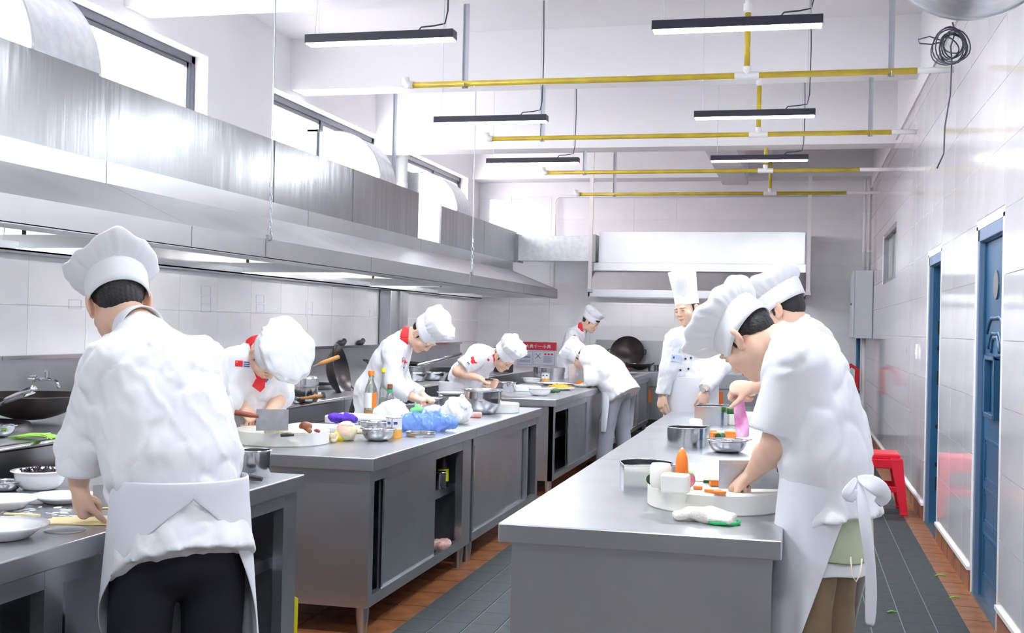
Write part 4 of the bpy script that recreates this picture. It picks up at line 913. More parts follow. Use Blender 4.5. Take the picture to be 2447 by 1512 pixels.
def decal(P, name, m, px, py, shape, parent_obj=None, off=0.004, target=None, n=None):
    """thin patch laid on the jacket where the photo shows it; shape = list of polygons in pixels about (px, py)"""
    o = target or P['jacket']; me = o.data; b = P['base']
    if 'bvh'+o.name not in P: P['bvh'+o.name] = BVHTree.FromPolygons([tuple(v.co) for v in me.vertices], [tuple(p.vertices) for p in me.polygons])
    bv = P['bvh'+o.name]; org = Vector((0, 0, CAMH))-Vector(b); mb = MB()
    for poly in shape:
        top = []
        for (x, y) in poly:
            r = CR @ np.array([(px+x-IW/2)/FPX, (py+y-IH/2)/FPX, 1.0]); d = Vector(r).normalized(); hit = bv.ray_cast(org, d)
            if hit[0] is None: break
            top.append((hit[0]-d*off, hit[0]+d*0.004))
        if len(top) == len(poly):
            k = len(poly); mb.add([tuple(a) for a, _ in top]+[tuple(c) for _, c in top], [tuple(range(k)), tuple(range(2*k-1, k-1, -1))]+[(i, k+i, k+(i+1) % k, (i+1) % k) for i in range(k)])
    if mb.v: return mb.build(name, m, parent_obj or P['t'])
def disc(r, n=16, sx=1.0, cx=0, cy=0): return [(cx+r*sx*math.cos(2*math.pi*i/n), cy+r*math.sin(2*math.pi*i/n)) for i in range(n)]
def quad(w, h, a=0.0, cx=0, cy=0):
    c, s = math.cos(a), math.sin(a); return [(cx+c*x-s*y, cy+s*x+c*y) for x, y in ((-w, -h), (w, -h), (w, h), (-w, h))]
# ================================================================== THE CHEFS
FIST = dict(curl=(0.95, 1.0, 0.6), thumb=(1.1, 1.25)); GRIP = dict(curl=(0.7, 0.85, 0.5), thumb=(0.7, 0.6)); RELAX = dict(curl=(0.30, 0.38, 0.28), thumb=(1.25, 0.35), spread=0.02)
def mk(fn, **k): return lambda t, b, c, R, s: fn(t, b, c, R, s, **k)
# 1 --- chef making dough, back to the camera
P1 = person('chef seen from behind in white jacket and black trousers, pressing dough', at(430, 1262, 2.957), at(372, 905, 3.034), at(338, 795, 3.072), at(284, 728, 3.139), hframe((-0.55, 0.74, -0.42), 0.10),
    at(262, 880, 2.938), at(480, 868, 3.187), at(196, 1068, 2.957), at(520, 1080, 3.341), at(188, 1158, 2.976), at(330, 1180, 3.283),
    ((-0.05, 0.25, -1), (0.6, 0.8, 0), 1, FIST), ((-1, 0.2, -0.3), (0, 0.2, -1), 1, GRIP), (-0.62, 0.78),
    sleeveL=1.55, sleeveR=1.5, tail=at(440, 1345, 2.918), belt=at(425, 1160, 2.976), jw=0.99, trousers='navy', cuff=0.075, seed=3, hat=mk(toque, lean=(-0.01, -0.015, 0), puff=0.138, height=0.062, tilt=-0.12, dz=-0.02, seed=4), hh=0.0045, collar_h=0.05)
apron(P1['t'], P1['base'], P1['pelvis'], P1['ru'], P1['f'], 0.148, 0.95, 0.184, 0.150, lambda t: -3.3+2.3*min(1, max(0, t-0.05)/0.45)**0.75, lambda t: 3.2-1.35*min(1, max(0, t-0.05)/0.35)**0.6, seed=2, flare=0.065, nrow=24)
# 2 --- chef with cleaver and red neckerchief
P2 = person('chef with red neckerchief and floppy hat, bent over the mushroom board with a cleaver', at(585, 1040, 5.62), at(616, 905, 5.54), at(620, 828, 5.50), at(640, 848, 5.40), hframe((0.31, -0.19, -0.93), 0.0),
    at(660, 868, 5.66), at(555, 868, 5.38), at(670, 942, 5.62), at(548, 952, 5.34), at(645, 985, 5.46), at(578, 968, 5.40),
    ((-0.4, -0.3, -0.6), (0.3, -0.3, -1), -1, GRIP), ((0.62, 0.05, -0.75), (-0.6, 0.2, -0.5), 1, dict(curl=(0.55, 0.6, 0.4), point=0)), (0.62, -0.78),
    sleeveL=1.2, sleeveR=1.25, jw=0.94, seed=8, collar='red', collar_h=0.04, hat=mk(toque, lean=(0.0, 0.045, 0), puff=0.150, height=0.11, tilt=-0.1, seed=9, amp=0.045, dz=-0.012), hem=-0.16)
# 3 --- chef in profile with long sleeves
P3 = person('chef in profile with long sleeves and red collar, working behind the sauce bottles', at(882, 985, 7.72), at(930, 868, 7.68), at(968, 806, 7.66), at(1012, 798, 7.64), hframe((0.42, -0.12, -0.90)),
    at(945, 838, 7.86), at(940, 840, 7.47), at(960, 925, 7.85), at(938, 918, 7.44), at(1010, 945, 7.80), at(983, 946, 7.46),
    ((0.9, -0.2, -0.4), (0, 0, -1), -1, GRIP), ((0.95, 0.1, -0.3), (0.1, 0.1, -1), 1, GRIP), (1, -0.1),
    sleeveL=1.93, sleeveR=1.93, seed=12, collar='red', collar_h=0.05, hat=mk(toque, lean=(0, 0.02, 0), puff=0.118, height=0.10, tilt=0.05, seed=12, sag=0.95), hem=-0.12)
# 4 --- bent chef with knife
P4 = person('chef in red neckerchief bent low over the steel ring mould with a knife', at(1098, 925, 9.934), at(1143, 862, 9.913), at(1182, 848, 9.893), at(1203, 852, 9.873), hframe((0.55, -0.25, -0.80)),
    at(1160, 852, 10.118), at(1138, 853, 9.709), at(1140, 915, 10.138), at(1092, 888, 9.627), at(1185, 912, 9.995), at(1147, 904, 9.689),
    ((-0.2, -0.5, -0.5), (0, -0.3, -1), -1, GRIP), ((0.85, 0.15, -0.4), (0.1, 0.2, -1), 1, FIST), (1, -0.25),
    sleeveL=0.8, sleeveR=0.72, seed=21, collar='red', collar_h=0.055, hat=mk(toque, lean=(0, 0.02, 0), puff=0.118, height=0.09, tilt=0.05, seed=23), hem=-0.10)
# 5 --- chef standing behind the far counter
P5 = person('standing chef in profile with red collar behind the far counter', at(1350, 905, 14.175), at(1372, 812, 14.175), at(1390, 785, 14.154), at(1410, 769, 14.123), hframe((0.85, -0.15, -0.50)),
    at(1380, 800, 14.364), at(1368, 805, 13.965), at(1375, 850, 14.385), at(1358, 842, 13.881), at(1405, 868, 14.280), at(1386, 862, 13.965),
    ((0.9, 0, -0.4), (0, 0, -1), -1, GRIP), ((0.9, 0.1, -0.4), (0, 0, -1), 1, GRIP), (1, -0.1),
    sleeveL=0.85, sleeveR=0.8, seed=31, collar='red', collar_h=0.05, fringe=True, hat=mk(toque, lean=(0.0, 0.015, 0), puff=0.115, height=0.07, tilt=0.0, seed=33), hem=-0.12, trousers='apron')
# 6 --- bent chef with grey trousers
ft6 = (at(1442, 1078, 11.529)*A3(1, 1, 0)+A3(0, 0, 0.09), at(1496, 1062, 11.812)*A3(1, 1, 0)+A3(0, 0, 0.09))
P6 = person('chef in grey trousers bent double over the far counter, back to the aisle', at(1480, 915, 11.576), at(1424, 858, 11.623), at(1400, 842, 11.642), at(1388, 852, 11.661), hframe((-0.55, 0.1, -0.83)),
    at(1408, 862, 11.453), at(1420, 848, 11.812), at(1412, 905, 11.416), at(1425, 905, 11.812), at(1400, 917, 11.529), at(1405, 915, 11.765),
    ((-0.9, 0.2, -0.3), (0, 0, -1), 1, GRIP), ((-0.9, 0, -0.3), (0, 0, -1), -1, GRIP), (-1, 0.15),
    sleeveL=1.15, sleeveR=1.15, seed=41, trousers='greytrouser', collar='red', collar_h=0.03, feet=ft6, hat=mk(toque, lean=(0, 0.01, 0), puff=0.115, height=0.09, tilt=0.0, seed=43), tail=at(1492, 948, 11.548), jw=1.10, ttop=-0.03)
# 7 --- head chef, tall hat
P7 = person('head chef with tall pleated hat and double-breasted jacket, standing and smiling', at(1655, 935, 9.05), at(1655, 838, 9.02), at(1652, 790, 9.02), at(1643, 741, 8.99), hframe((-0.52, -0.82, -0.18), -0.16),
    at(1712, 815, 9.08), at(1612, 812, 8.95), at(1724, 878, 8.98), at(1598, 878, 8.92), at(1684, 934, 8.78), at(1583, 944, 8.92),
    ((-0.05, -0.05, -1), (-0.5, 0.7, 0), -1, RELAX), ((-0.1, -0.2, -1), (0.6, 0.6, 0), 1, RELAX), (-0.45, -0.9),
    sleeveL=1.95, sleeveR=1.97, seed=51, hat=mk(tall_hat), hem=-0.22, smile=1.0, jw=1.0)
apron(P7['t'], P7['base'], P7['pelvis'], P7['ru'], P7['f'], 0.12, 0.72, 0.215, 0.178, lambda t: -1.7, lambda t: 1.9, seed=5)
# 8 --- chef in front right, head bowed
P8 = person('chef at the front right with bowed head and bare forearm, slicing carrots', at(1972, 1195, 3.82), at(1955, 930, 3.86), at(1893, 822, 3.88), at(1792, 812, 3.90), hframe((-0.50, 0.30, -0.80)),
    at(1893, 872, 3.70), at(1945, 850, 4.04), at(1848, 1068, 3.72), at(1940, 1080, 4.10), at(1800, 1128, 3.93), at(1893, 1112, 4.12),
    ((-0.75, 0.25, -0.62), (-0.4, 0.2, -1), 1, FIST), ((-1, 0.1, -0.2), (0.1, -0.3, -0.7), -1, GRIP), (-0.92, 0.38),
    sleeveL=0.82, sleeveR=1.2, seed=61, trousers='khaki', tail=at(2012, 1252, 3.80), belt=at(1975, 1130, 3.82), jw=1.04, jd=0.80, hat=mk(toque, lean=(0, 0.03, 0), puff=0.142, height=0.08, tilt=-0.06, seed=62, npl=26, sag=1.15, dz=-0.02), hh=0.0045, collar_h=0.06)
apron(P8['t'], P8['base'], P8['pelvis'], P8['ru'], P8['f'], 0.115, 0.88, 0.178, 0.128, lambda t: -2.9+1.35*min(1, max(0, t-0.04)/0.6)**0.7, lambda t: 2.9-1.2*min(1, max(0, t-0.04)/0.6)**0.8, seed=6, flare=0.07, nrow=24)
# 9 --- chef behind him
P9 = person('chef half hidden behind the front right chef, peeling a pink radish sheet', at(1935, 1010, 5.30), at(1930, 850, 5.30), at(1912, 790, 5.30), at(1872, 742, 5.30), hframe((-0.82, 0.28, -0.42)),
    at(1900, 830, 5.10), at(1950, 818, 5.48), at(1865, 910, 5.05), at(1935, 930, 5.50), at(1800, 925, 5.18), at(1830, 925, 5.36),
    ((-1, 0.1, -0.05), (0.1, 0.6, -0.8), 1, GRIP), ((-1, -0.2, 0), (0, -0.3, -1), -1, GRIP), (-0.95, 0.25),
    sleeveL=0.9, sleeveR=1.2, seed=71, trousers='navy', hat=mk(toque, lean=(0, 0.02, 0), puff=0.128, height=0.075, tilt=-0.02, seed=74, npl=24))
# ---------------- marks and small parts on the clothes
t = P2['t']
decal(P2, 'flag_patch', 'red', 571, 868, [quad(9, 7, 0.05)]); decal(P2, 'flag_star', 'lemon', 566, 865, [disc(1.6, 5)], off=0.006)
for k in range(3): decal(P2, 'blue_stripe', 'navyprint', 590, 865+5*k, [quad(7, 1.2, 0.05)])
b = P2['base']; fr = unit(A3(0.45, -0.89, 0))
decal(P2, 'neckerchief_tail', 'red', 0, 0, [[(596, 818), (611, 815), (612, 845), (600, 848)], [(600, 848), (612, 845), (617, 878), (606, 884)], [(606, 884), (617, 878), (626, 898), (614, 906)]], off=0.014)
decal(P2, 'neckerchief_tail', 'red', 0, 0, [[(645, 880), (653, 885), (642, 900), (632, 896)], [(632, 896), (642, 900), (634, 914), (622, 908)]], off=0.014)
decal(P2, 'neckerchief_knot', 'red', 0, 0, [[(612, 902), (624, 896), (634, 906), (622, 918)], [(602, 922), (612, 904), (624, 916), (622, 937)], [(624, 914), (634, 908), (633, 926), (622, 937)]], off=0.020)
decal(P2, 'round_badge', 'badge', 640, 908, [disc(11, 18, 0.8)]); decal(P2, 'badge_figure', 'navyprint', 638, 909, [quad(1.2, 5, 0.5), quad(4, 1.2, -0.5), disc(1.5, 8, 1, 1, -6)], off=0.006)
def gourd(P, x, y, s, a=0.0):
    decal(P, 'red_print', 'red', x, y, [disc(4*s, 12, 1, 0, -3*s), disc(5*s, 12, 1, 1*s, 4*s), quad(5*s, 1.6*s, 0.2, 5*s, 6*s)])
gourd(P3, 965, 860, 0.9); decal(P3, 'ink_lettering', 'cable', 961, 875, [quad(2.4, 0.8, 0.3, -1, 0), quad(0.7, 2.8, 0.3, -1, 0), quad(2.2, 0.8, 0.2, 4, 3), quad(0.7, 2.4, 0.2, 4, 3), quad(2.6, 0.5, 0.2, 1, 8)])
gourd(P4, 1129, 859, 1.1); decal(P4, 'ink_lettering', 'cable', 1118, 866, [quad(2.2, 0.8, 0.6), quad(0.7, 2.4, 0.6), quad(1.8, 0.7, 0.6, 3, 3), quad(0.7, 2.0, 0.6, 3, 3)]); decal(P4, 'flag_patch', 'red', 1166, 859, [quad(4, 2.6, 0.6)])
gourd(P5, 1372, 806, 0.9)
# head chef: buttons, name badge, watch, lanyard
for x, y in ((1638, 857), (1651, 855), (1626, 884), (1645, 881)): decal(P7, 'button', 'black', x, y, [disc(2.6, 10)], off=0.008)
decal(P7, 'name_badge', 'badge', 1616, 856, [quad(12, 8, 0.12)], off=0.012); decal(P7, 'badge_photo', 'navyprint', 1610, 854, [quad(2, 2.5, 0.12)], off=0.016); decal(P7, 'badge_clip', 'zinc', 1624, 838, [quad(2, 5, 0.25)], off=0.012)
wp = at(1684, 932, 8.78)-P7['base']
MB().tube([wp+A3(0.030*math.cos(a), 0.030*math.sin(a), 0.003*math.sin(a)) for a in np.linspace(0, 6.283, 21)], 0.0075, 7, False).build('watch_strap', 'steelbright', P7['t'], smooth=True); MB().cyl(wp+A3(-0.006, -0.027, 0), wp+A3(-0.008, -0.040, 0.002), 0.019, n=18).build('watch_dial', 'steeldark', P7['t'], auto=0.6)
# dough chef: pen in the sleeve pocket, sleeve pocket
pb = P1['base']; MB().tube([at(201, 872, 2.995)-pb, at(192, 915, 2.995)-pb, at(180, 958, 2.995)-pb], 0.0035, 6).build('pen', 'navyprint', P1['t'], smooth=True)
# bow of the apron at the back of the front right chef
bp = P8['base']; c8 = at(2055, 1145, 3.62)
def ribbon(P, pts, w, name, m='apron', n=(0, -1, 0)):
    rows = []
    for j, p in enumerate(pts):
        d = unit(A3(*pts[min(j+1, len(pts)-1)])-A3(*pts[max(j-1, 0)])); s = unit(np.cross(d, n)); rows.append([A3(*p)+s*w[j]*(k/3-0.5)+A3(0, 0.004*math.sin(1.3*k+j), 0) for k in range(4)])
    sheet(name, rows, m, P['t'], P['base'], 0.004)
ribbon(P8, [at(2048, 1142, 3.62), at(2075, 1148, 3.58), at(2105, 1168, 3.57), at(2118, 1190, 3.58), at(2095, 1205, 3.6)], [0.015, 0.05, 0.06, 0.05, 0.03], 'apron_bow'); ribbon(P8, [at(2048, 1142, 3.62), at(2030, 1165, 3.58), at(2018, 1185, 3.57), at(2035, 1195, 3.58), at(2050, 1170, 3.6)], [0.015, 0.03, 0.04, 0.04, 0.02], 'apron_bow')
ribbon(P8, [at(2050, 1145, 3.62), at(2062, 1200, 3.58), at(2070, 1270, 3.57), at(2080, 1340, 3.57), at(2083, 1430, 3.58), at(2078, 1500, 3.58)], [0.015, 0.04, 0.035, 0.03, 0.035, 0.03], 'apron_string')
# undershirt layers of the front right chef
def skirt(P, z1, z0, w, d, m, name, flare=0.0, seed=0):
    rows = []; f, ru, pv = P['f'], P['ru'], P['pelvis']
    for j in range(7):
        q = j/6; rows.append([pv*A3(1, 1, 0)+A3(0, 0, z1+(z0-z1)*q+0.006*math.sin(3*a+seed)*q)+ru*math.sin(a)*(w+flare*q+0.005*math.sin(7*a+seed))+f*math.cos(a)*(d+flare*q+0.005*math.sin(7*a+seed)) for a in np.linspace(0, 6.2832, 49)])
    sheet(name, rows, m, P['t'], P['base'], 0.004)
skirt(P8, 0.95, 0.70, 0.170, 0.128, 'sage', 'undershirt', 0.012, 1); skirt(P8, 0.80, 0.655, 0.166, 0.124, 'cloth', 'undershirt_hem', 0.008, 2)
MB().tube([at(2033, 1330, 3.63)-bp, at(2036, 1375, 3.61)-bp, at(2046, 1390, 3.61)-bp, at(2056, 1372, 3.61)-bp, at(2060, 1335, 3.63)-bp], 0.0022, 6).build('drawstring', 'cream', P8['t'], smooth=True)
# white stripe down the dough chef's trouser seam comes from the apron edge; apron of the bent chef in grey
apron(P6['t'], P6['base'], P6['pelvis'], P6['ru'], P6['f'], 0.02, 0.50, 0.205, 0.165, lambda t: -1.45+0.2*t, lambda t: 2.5-0.5*t, seed=7, flare=0.02)
apron(P4['t'], P4['base'], P4['pelvis'], P4['ru'], P4['f'], 0.06, 0.5, 0.225, 0.18, lambda t: -2.2+0.3*t, lambda t: 2.2-0.3*t, seed=8, flare=0.02)
apron(P5['t'], P5['base'], P5['pelvis'], P5['ru'], P5['f'], 0.06, 0.6, 0.215, 0.175, lambda t: -2.4+0.3*t, lambda t: 2.4-0.3*t, seed=9, flare=0.02)
# ================================================================== THINGS ON THE COUNTERS
def G(o): return o
def bowl(label, px, py, r, h, m='steelbright', z=0.80, foot=0.55, rim=0.012, name='bowl', group=None, cat='bowl', pos=None):
    p = onz(px, py, z) if pos is None else pos; t = thing(name, label, cat, p, 0, group)
    prof = [(r*foot*0.9, 0.002), (r*foot, 0.0)]+[(r*(foot+(1-foot)*math.sin(a)), h*(1-math.cos(a))) for a in np.linspace(0.15, math.pi/2, 9)]+[(r+rim, h+0.001), (r+rim, h+0.004), (r-0.003, h+0.003)]
    prof += [(max(r*(foot+(1-foot)*math.sin(a))-0.004, 0.001), h*(1-math.cos(a))+0.004) for a in np.linspace(math.pi/2, 0.15, 9)]+[(0.0005, 0.007)]
    MB().lathe([(0.0005, 0.002)]+prof, 32).build('shell', m, t, smooth=True); return t
def plate(label, px, py, r, m='porcelain', z=0.80, h=0.022, group='white plates', pos=None, sx=1.0):
    p = onz(px, py, z) if pos is None else pos; t = thing('plate', label, 'plate', p, 0, group)
    b = MB().lathe([(0.0005, 0.0), (r*0.55, 0.0), (r*0.62, 0.004), (r*0.85, h*0.75), (r, h), (r, h+0.004), (r*0.83, h*0.75+0.004), (r*0.6, 0.008), (0.0005, 0.006)], 40)
    b.v = [(x*sx, y, q) for x, y, q in b.v]; b.build('dish', m, t, smooth=True); return t
def pot(label, px, py, r, h, m='steelbright', z=0.80, name='pot', cat='pot', pos=None, group=None):
    p = onz(px, py, z) if pos is None else pos; t = thing(name, label, cat, p, 0, group)
    MB().lathe([(0.0005, 0), (r*0.97, 0), (r, 0.006), (r, h-0.004), (r+0.006, h), (r+0.004, h+0.003), (r-0.002, h), (r-0.003, 0.008), (0.0005, 0.006)], 36).build('shell', m, t, auto=0.7); return t
def board(label, px, py, r=0.2275, h=0.07, z=0.80):
    t = thing('chopping_board', label, 'chopping board', onz(px, py, z), 0, 'round white chopping boards')
    MB().lathe([(0.0005, 0), (r-0.004, 0), (r, 0.004), (r, h-0.006), (r-0.006, h), (0.0005, h)], 56).build('board', 'boardplastic', t, auto=0.7); return t
def mould(label, px, py, r, h, ca, z=0.80, m='steelbright', pos=None):
    p = onz(px, py, z) if pos is None else pos; t = thing('ring_mould', label, 'mould', p, 0, 'drop-shaped steel ring moulds')
    pts = []
    for k in range(37):
        a = ca+math.radians(55)+math.radians(250)*k/36; pts.append((r*math.cos(a), r*math.sin(a)))
    pts.append((1.55*r*math.cos(ca), 1.55*r*math.sin(ca)))
    n = len(pts); w = 0.0025; b = MB()
    inn = [(x*(1-w/r), y*(1-w/r)) for x, y in pts]
    v = [(x, y, 0) for x, y in pts]+[(x, y, h) for x, y in pts]+[(x, y, h) for x, y in inn]+[(x, y, 0.0) for x, y in inn]
    f = [(j*n+k, j*n+(k+1) % n, ((j+1) % 4)*n+(k+1) % n, ((j+1) % 4)*n+k) for j in range(4) for k in range(n)]
    b.add(v, f).build('ring', m, t, auto=0.5)
    MB().tube([(x, y, h) for x, y in pts+[pts[0]]], 0.0028, 6, False).build('rolled_rim', m, t, smooth=True); return t
def blob(name, label, cat, pos, ops, m, post=None, h=0.006, group=None, parts=(), rotz=0):
    t = thing(name, label, cat, pos, rotz, group); F = Field(h); ops(F); v, q = F.mesh(post=post); npmesh('body', [(relax(v, q, 1, 0.4), q)], m, t, True); return t
def cleaver(label, tip, back, z0, z1, n, Hdir, hl=0.11):
    """blade rectangle from tip to back (world xy), between heights z0..z1; n thickness direction"""
    t = thing('cleaver', label, 'cleaver', (tip[0], tip[1], z0), 0, 'kitchen cleavers'); d = A3(back[0]-tip[0], back[1]-tip[1], 0); n = unit(n)*0.0015; H_ = z1-z0
    b = MB(); c = [A3(0, 0, 0), d, d+A3(0, 0, H_), A3(0, 0, H_)]
    b.add([p+n for p in c]+[p-n for p in c], [(0, 1, 2, 3), (7, 6, 5, 4), (0, 4, 5, 1), (1, 5, 6, 2), (2, 6, 7, 3), (3, 7, 4, 0)]).build('blade', 'steelblade', t)
    e = unit(Hdir); s = d+A3(0, 0, H_*0.68); MB().tube([s-e*0.01, s+e*0.03, s+e*(0.03+hl)], [0.008, 0.0125, 0.013], 10).build('handle', 'woodred', t, smooth=True); return t
mat('steelblade', (0.60, 0.61, 0.63), 0.32, 0.85, noise=(0.4, 20, (0.52, 0.53, 0.55))); mat('woodred', (0.32, 0.08, 0.05), 0.45)
mat('canwhite', (0.80, 0.79, 0.80), 0.35); mat('canorange', (0.80, 0.42, 0.08), 0.4); mat('plasticclear', (0.85, 0.88, 0.88), 0.15, alpha=0.35); mat('chips', (0.85, 0.50, 0.06), 0.6, noise=(0.5, 40, (0.75, 0.36, 0.04)))
# ---------------- front right table
board('round white chopping board at the front of the right table', 1707, 1208)
B2 = onz(1707, 1208, 0.80); zt = 0.87
def onb(px, py, z=0.872): return onz(px, py, z)
tip, bk = onb(1717, 1172), onb(1863, 1172); cleaver('broad cleaver on the carrot board held by the front right chef', tip, bk, 0.878, 0.972, (0.1, 1, 0), (0.85, 0.35, 0.12))
def block(name, label, cat, pos, size, m, rz=0, group=None, bev=0.008, tilt=0):
    t = thing(name, label, cat, pos, rz, group); R_ = rot('x', tilt)
    MB().obox((0, 0, size[2]/2), size, R_).build('body', m, t, bevel=bev, seg=3); return t
block('white_radish', 'squared block of white radish at the front edge of the board', 'radish', onb(1614, 1177), (0.088, 0.055, 0.062), 'radish', -0.12, 'white radish blocks')
t = thing('white_radish', 'rounded end piece of white radish behind the squared block', 'radish', onb(1578, 1166), 0.9, 'white radish blocks'); MB().lathe([(0.0005, 0), (0.03, 0.003), (0.036, 0.02), (0.036, 0.07), (0.030, 0.082), (0.0005, 0.086)], 20).build('body', 'radish', t, smooth=True)
t = thing('carrot', 'carrot standing upright behind the white radish', 'carrot', onz(1628, 1170, 0.87), 0.4); MB().lathe([(0.0005, 0), (0.021, 0.0), (0.0225, 0.03), (0.022, 0.07), (0.019, 0.105), (0.013, 0.125), (0.006, 0.134), (0.0005, 0.136)], 18).build('root', 'carrot', t, smooth=True); MB().cyl((0, 0, 0.133), (0.001, 0, 0.139), 0.006, 0.004, n=8).build('stem', 'cream', t)
t = thing('watermelon_radish', 'pink radish slice leaning beside the white radish', 'radish', onb(1642, 1166), 0.2); MB().cyl((0, 0, 0.026), (0.004, 0.03, 0.030), 0.025, n=20).build('flesh', 'pinkfood', t, smooth=False); MB().cyl((0, 0.002, 0.026), (0.003, 0.028, 0.0298), 0.0265, n=20, cap=False).build('rind', 'lightgreen', t, smooth=True)
t = thing('cucumber', 'stub of dark green cucumber left of the radish', 'cucumber', onb(1556, 1158), 0.4, 'cucumber pieces'); MB().cyl((0, 0, 0.018), (0.03, 0.05, 0.018), 0.018, n=16).build('skin', 'green', t, auto=0.6)
t = thing('plastic_sheet', 'white plastic sheet at the back of the carrot board', 'sheet', onz(1692, 1142, 0.872), 0.0); MB().lathe([(0.0005, 0), (0.10, 0.0), (0.10, 0.003), (0.0005, 0.003)], 32).build('sheet', 'white', t)
rr = random.Random(2)
for i, (px, py, w, l, rz) in enumerate([(1668, 1168, 0.030, 0.012, 0.1), (1708, 1160, 0.034, 0.018, 0.3), (1696, 1176, 0.034, 0.010, -0.2), (1712, 1177, 0.034, 0.012, 0.1), (1720, 1180, 0.040, 0.012, -0.1)]):
    block('carrot_slice', ['thin carrot slice nearest the white radish', 'thick carrot slice behind the cleaver tip', 'thin carrot sliver in the middle of the board', 'carrot sliver just below the cleaver tip', 'longest carrot sliver nearest the board edge'][i], 'carrot slice', onb(px, py), (w, l*1.6, 0.010 if i != 1 else 0.02), 'carrot', rz, 'carrot slices on the board', 0.002)
block('cucumber_strip', 'dark green cucumber strip behind the carrot slices', 'cucumber', onb(1698, 1155), (0.05, 0.012, 0.012), 'green', 0.1, 'cucumber pieces', 0.003)
mould('tall drop-shaped steel mould left of the carrot board', 1543, 1168, 0.098, 0.10, -2.0)
mould('low steel ring behind the tall drop-shaped mould', 1545, 1128, 0.098, 0.028, 0.4)
mould('drop-shaped steel mould in the middle of the right table', 1640, 1066, 0.098, 0.098, 0.75)
mould('drop-shaped steel mould at the far end of the right table', 1708, 1012, 0.115, 0.115, -2.3)
bowl('shallow steel bowl behind the arm of the front right chef', 1738, 1080, 0.092, 0.058, foot=0.5, group='shallow steel bowls')
def glove(F):
    F.ecap((-0.06, 0.01, 0.02), (0.0, 0.0, 0.022), (0, 1, 0), (0.028, 0.02), (0.03, 0.021), 0.02); F.ecap((0.0, 0.0, 0.022), (0.075, -0.012, 0.02), (0, 1, 0), (0.035, 0.024), (0.03, 0.018), 0.02); F.ecap((0.02, -0.03, 0.014), (0.07, -0.045, 0.012), (0, 1, 0), (0.016, 0.012), (0.018, 0.01), 0.012)
    F.cone((-0.07, 0.012, 0.018), (-0.095, 0.02, 0.013), 0.018, 0.012, 0.012); F.cone((-0.07, -0.004, 0.016), (-0.09, -0.01, 0.011), 0.014, 0.01, 0.01)
gl = blob('work_glove', 'crumpled white work glove with green hem at the table edge', 'glove', onz(1688, 1246, 0.801), glove, 'glove', lambda P: 0.003*np.sin(P@A3(90, 60, 40)), 0.004)
MB().tube([(0.095, 0.02, 0.006), (0.102, 0.0, 0.006), (0.098, -0.03, 0.005), (0.085, -0.052, 0.005), (0.03, -0.055, 0.005), (0.01, -0.042, 0.006)], 0.005, 6).build('hem', 'greentrim', gl, smooth=True); MB().tube([(-0.1, 0.015, 0.004), (-0.107, 0.02, 0.012), (-0.1, 0.025, 0.02)], 0.004, 6).build('fingertip_trim', 'greentrim', gl, smooth=True)
block('tofu_block', 'cream block standing behind the middle mould', 'tofu', onz(1662, 1040, 0.80), (0.075, 0.05, 0.095), 'radish', 0.1, bev=0.018)
for i, (px, py, s, rz) in enumerate([(1712, 1050, (0.06, 0.05, 0.04), 0.5), (1745, 1045, (0.065, 0.05, 0.036), 0.1), (1700, 1040, (0.05, 0.04, 0.03), -0.3)]):
    block('carrot_chunk', ['carrot chunk beside the cucumber piece', 'squared carrot chunk under the pink sheet', 'carrot chunk behind the middle mould'][i], 'carrot', onz(px, py, 0.81), s, 'carrot', rz, 'carrot chunks', 0.006)
t = thing('cucumber', 'green cucumber piece among the carrot chunks', 'cucumber', onz(1716, 1052, 0.815), 0.2, 'cucumber pieces'); MB().cyl((0, 0, 0.02), (0.03, 0.05, 0.02), 0.018, n=14).build('skin', 'green', t, auto=0.6)
t = thing('cutting_mat', 'thin pale chopping mat under the carrot chunks', 'chopping board', onz(1745, 1048, 0.80)); MB().lathe([(0.0005, 0), (0.12, 0), (0.12, 0.008), (0.0005, 0.008)], 36).build('mat', 'cream', t, auto=0.6)
board('round white chopping board at the far end of the right table', 1768, 1012, 0.16, 0.07)
t = thing('cucumber', 'half cucumber with cut end on the far board', 'cucumber', onz(1738, 990, 0.872), 0.0, 'cucumber pieces'); MB().cyl((0, 0, 0.022), (0.09, 0.03, 0.024), 0.021, n=18).build('skin', 'green', t, auto=0.6); MB().cyl((-0.001, 0, 0.022), (0.0005, 0, 0.022), 0.018, n=18).build('cut_end', 'lightgreen', t)
block('tofu_block', 'white block on the far board', 'tofu', onz(1768, 990, 0.8705), (0.05, 0.05, 0.06), 'radish', 0.1); block('tofu_block', 'small white block on top of another block at the far board', 'tofu', onz(1768, 990, 0.8705)+A3(0, 0, 0.06), (0.04, 0.04, 0.05), 'radish', 0.2)
# pink radish sheet hanging from the hand of the hidden chef
t = thing('radish_sheet', 'translucent pink radish sheet hanging from a hand', 'radish sheet', at(1762, 945, 5.2)); rows = []
for j in range(13):
    s = j/12; a, b = at(1750+8*s, 940+105*s, 5.2), at(1782+6*s-4*math.sin(6*s), 938+107*s, 5.22)
    rows.append([lerp(a, b, k/4)+A3(0, 0.012*math.sin(9*s+k), 0) for k in range(5)])
sheet('sheet', rows, 'pinkfilm', t, at(1762, 945, 5.2), 0.002)
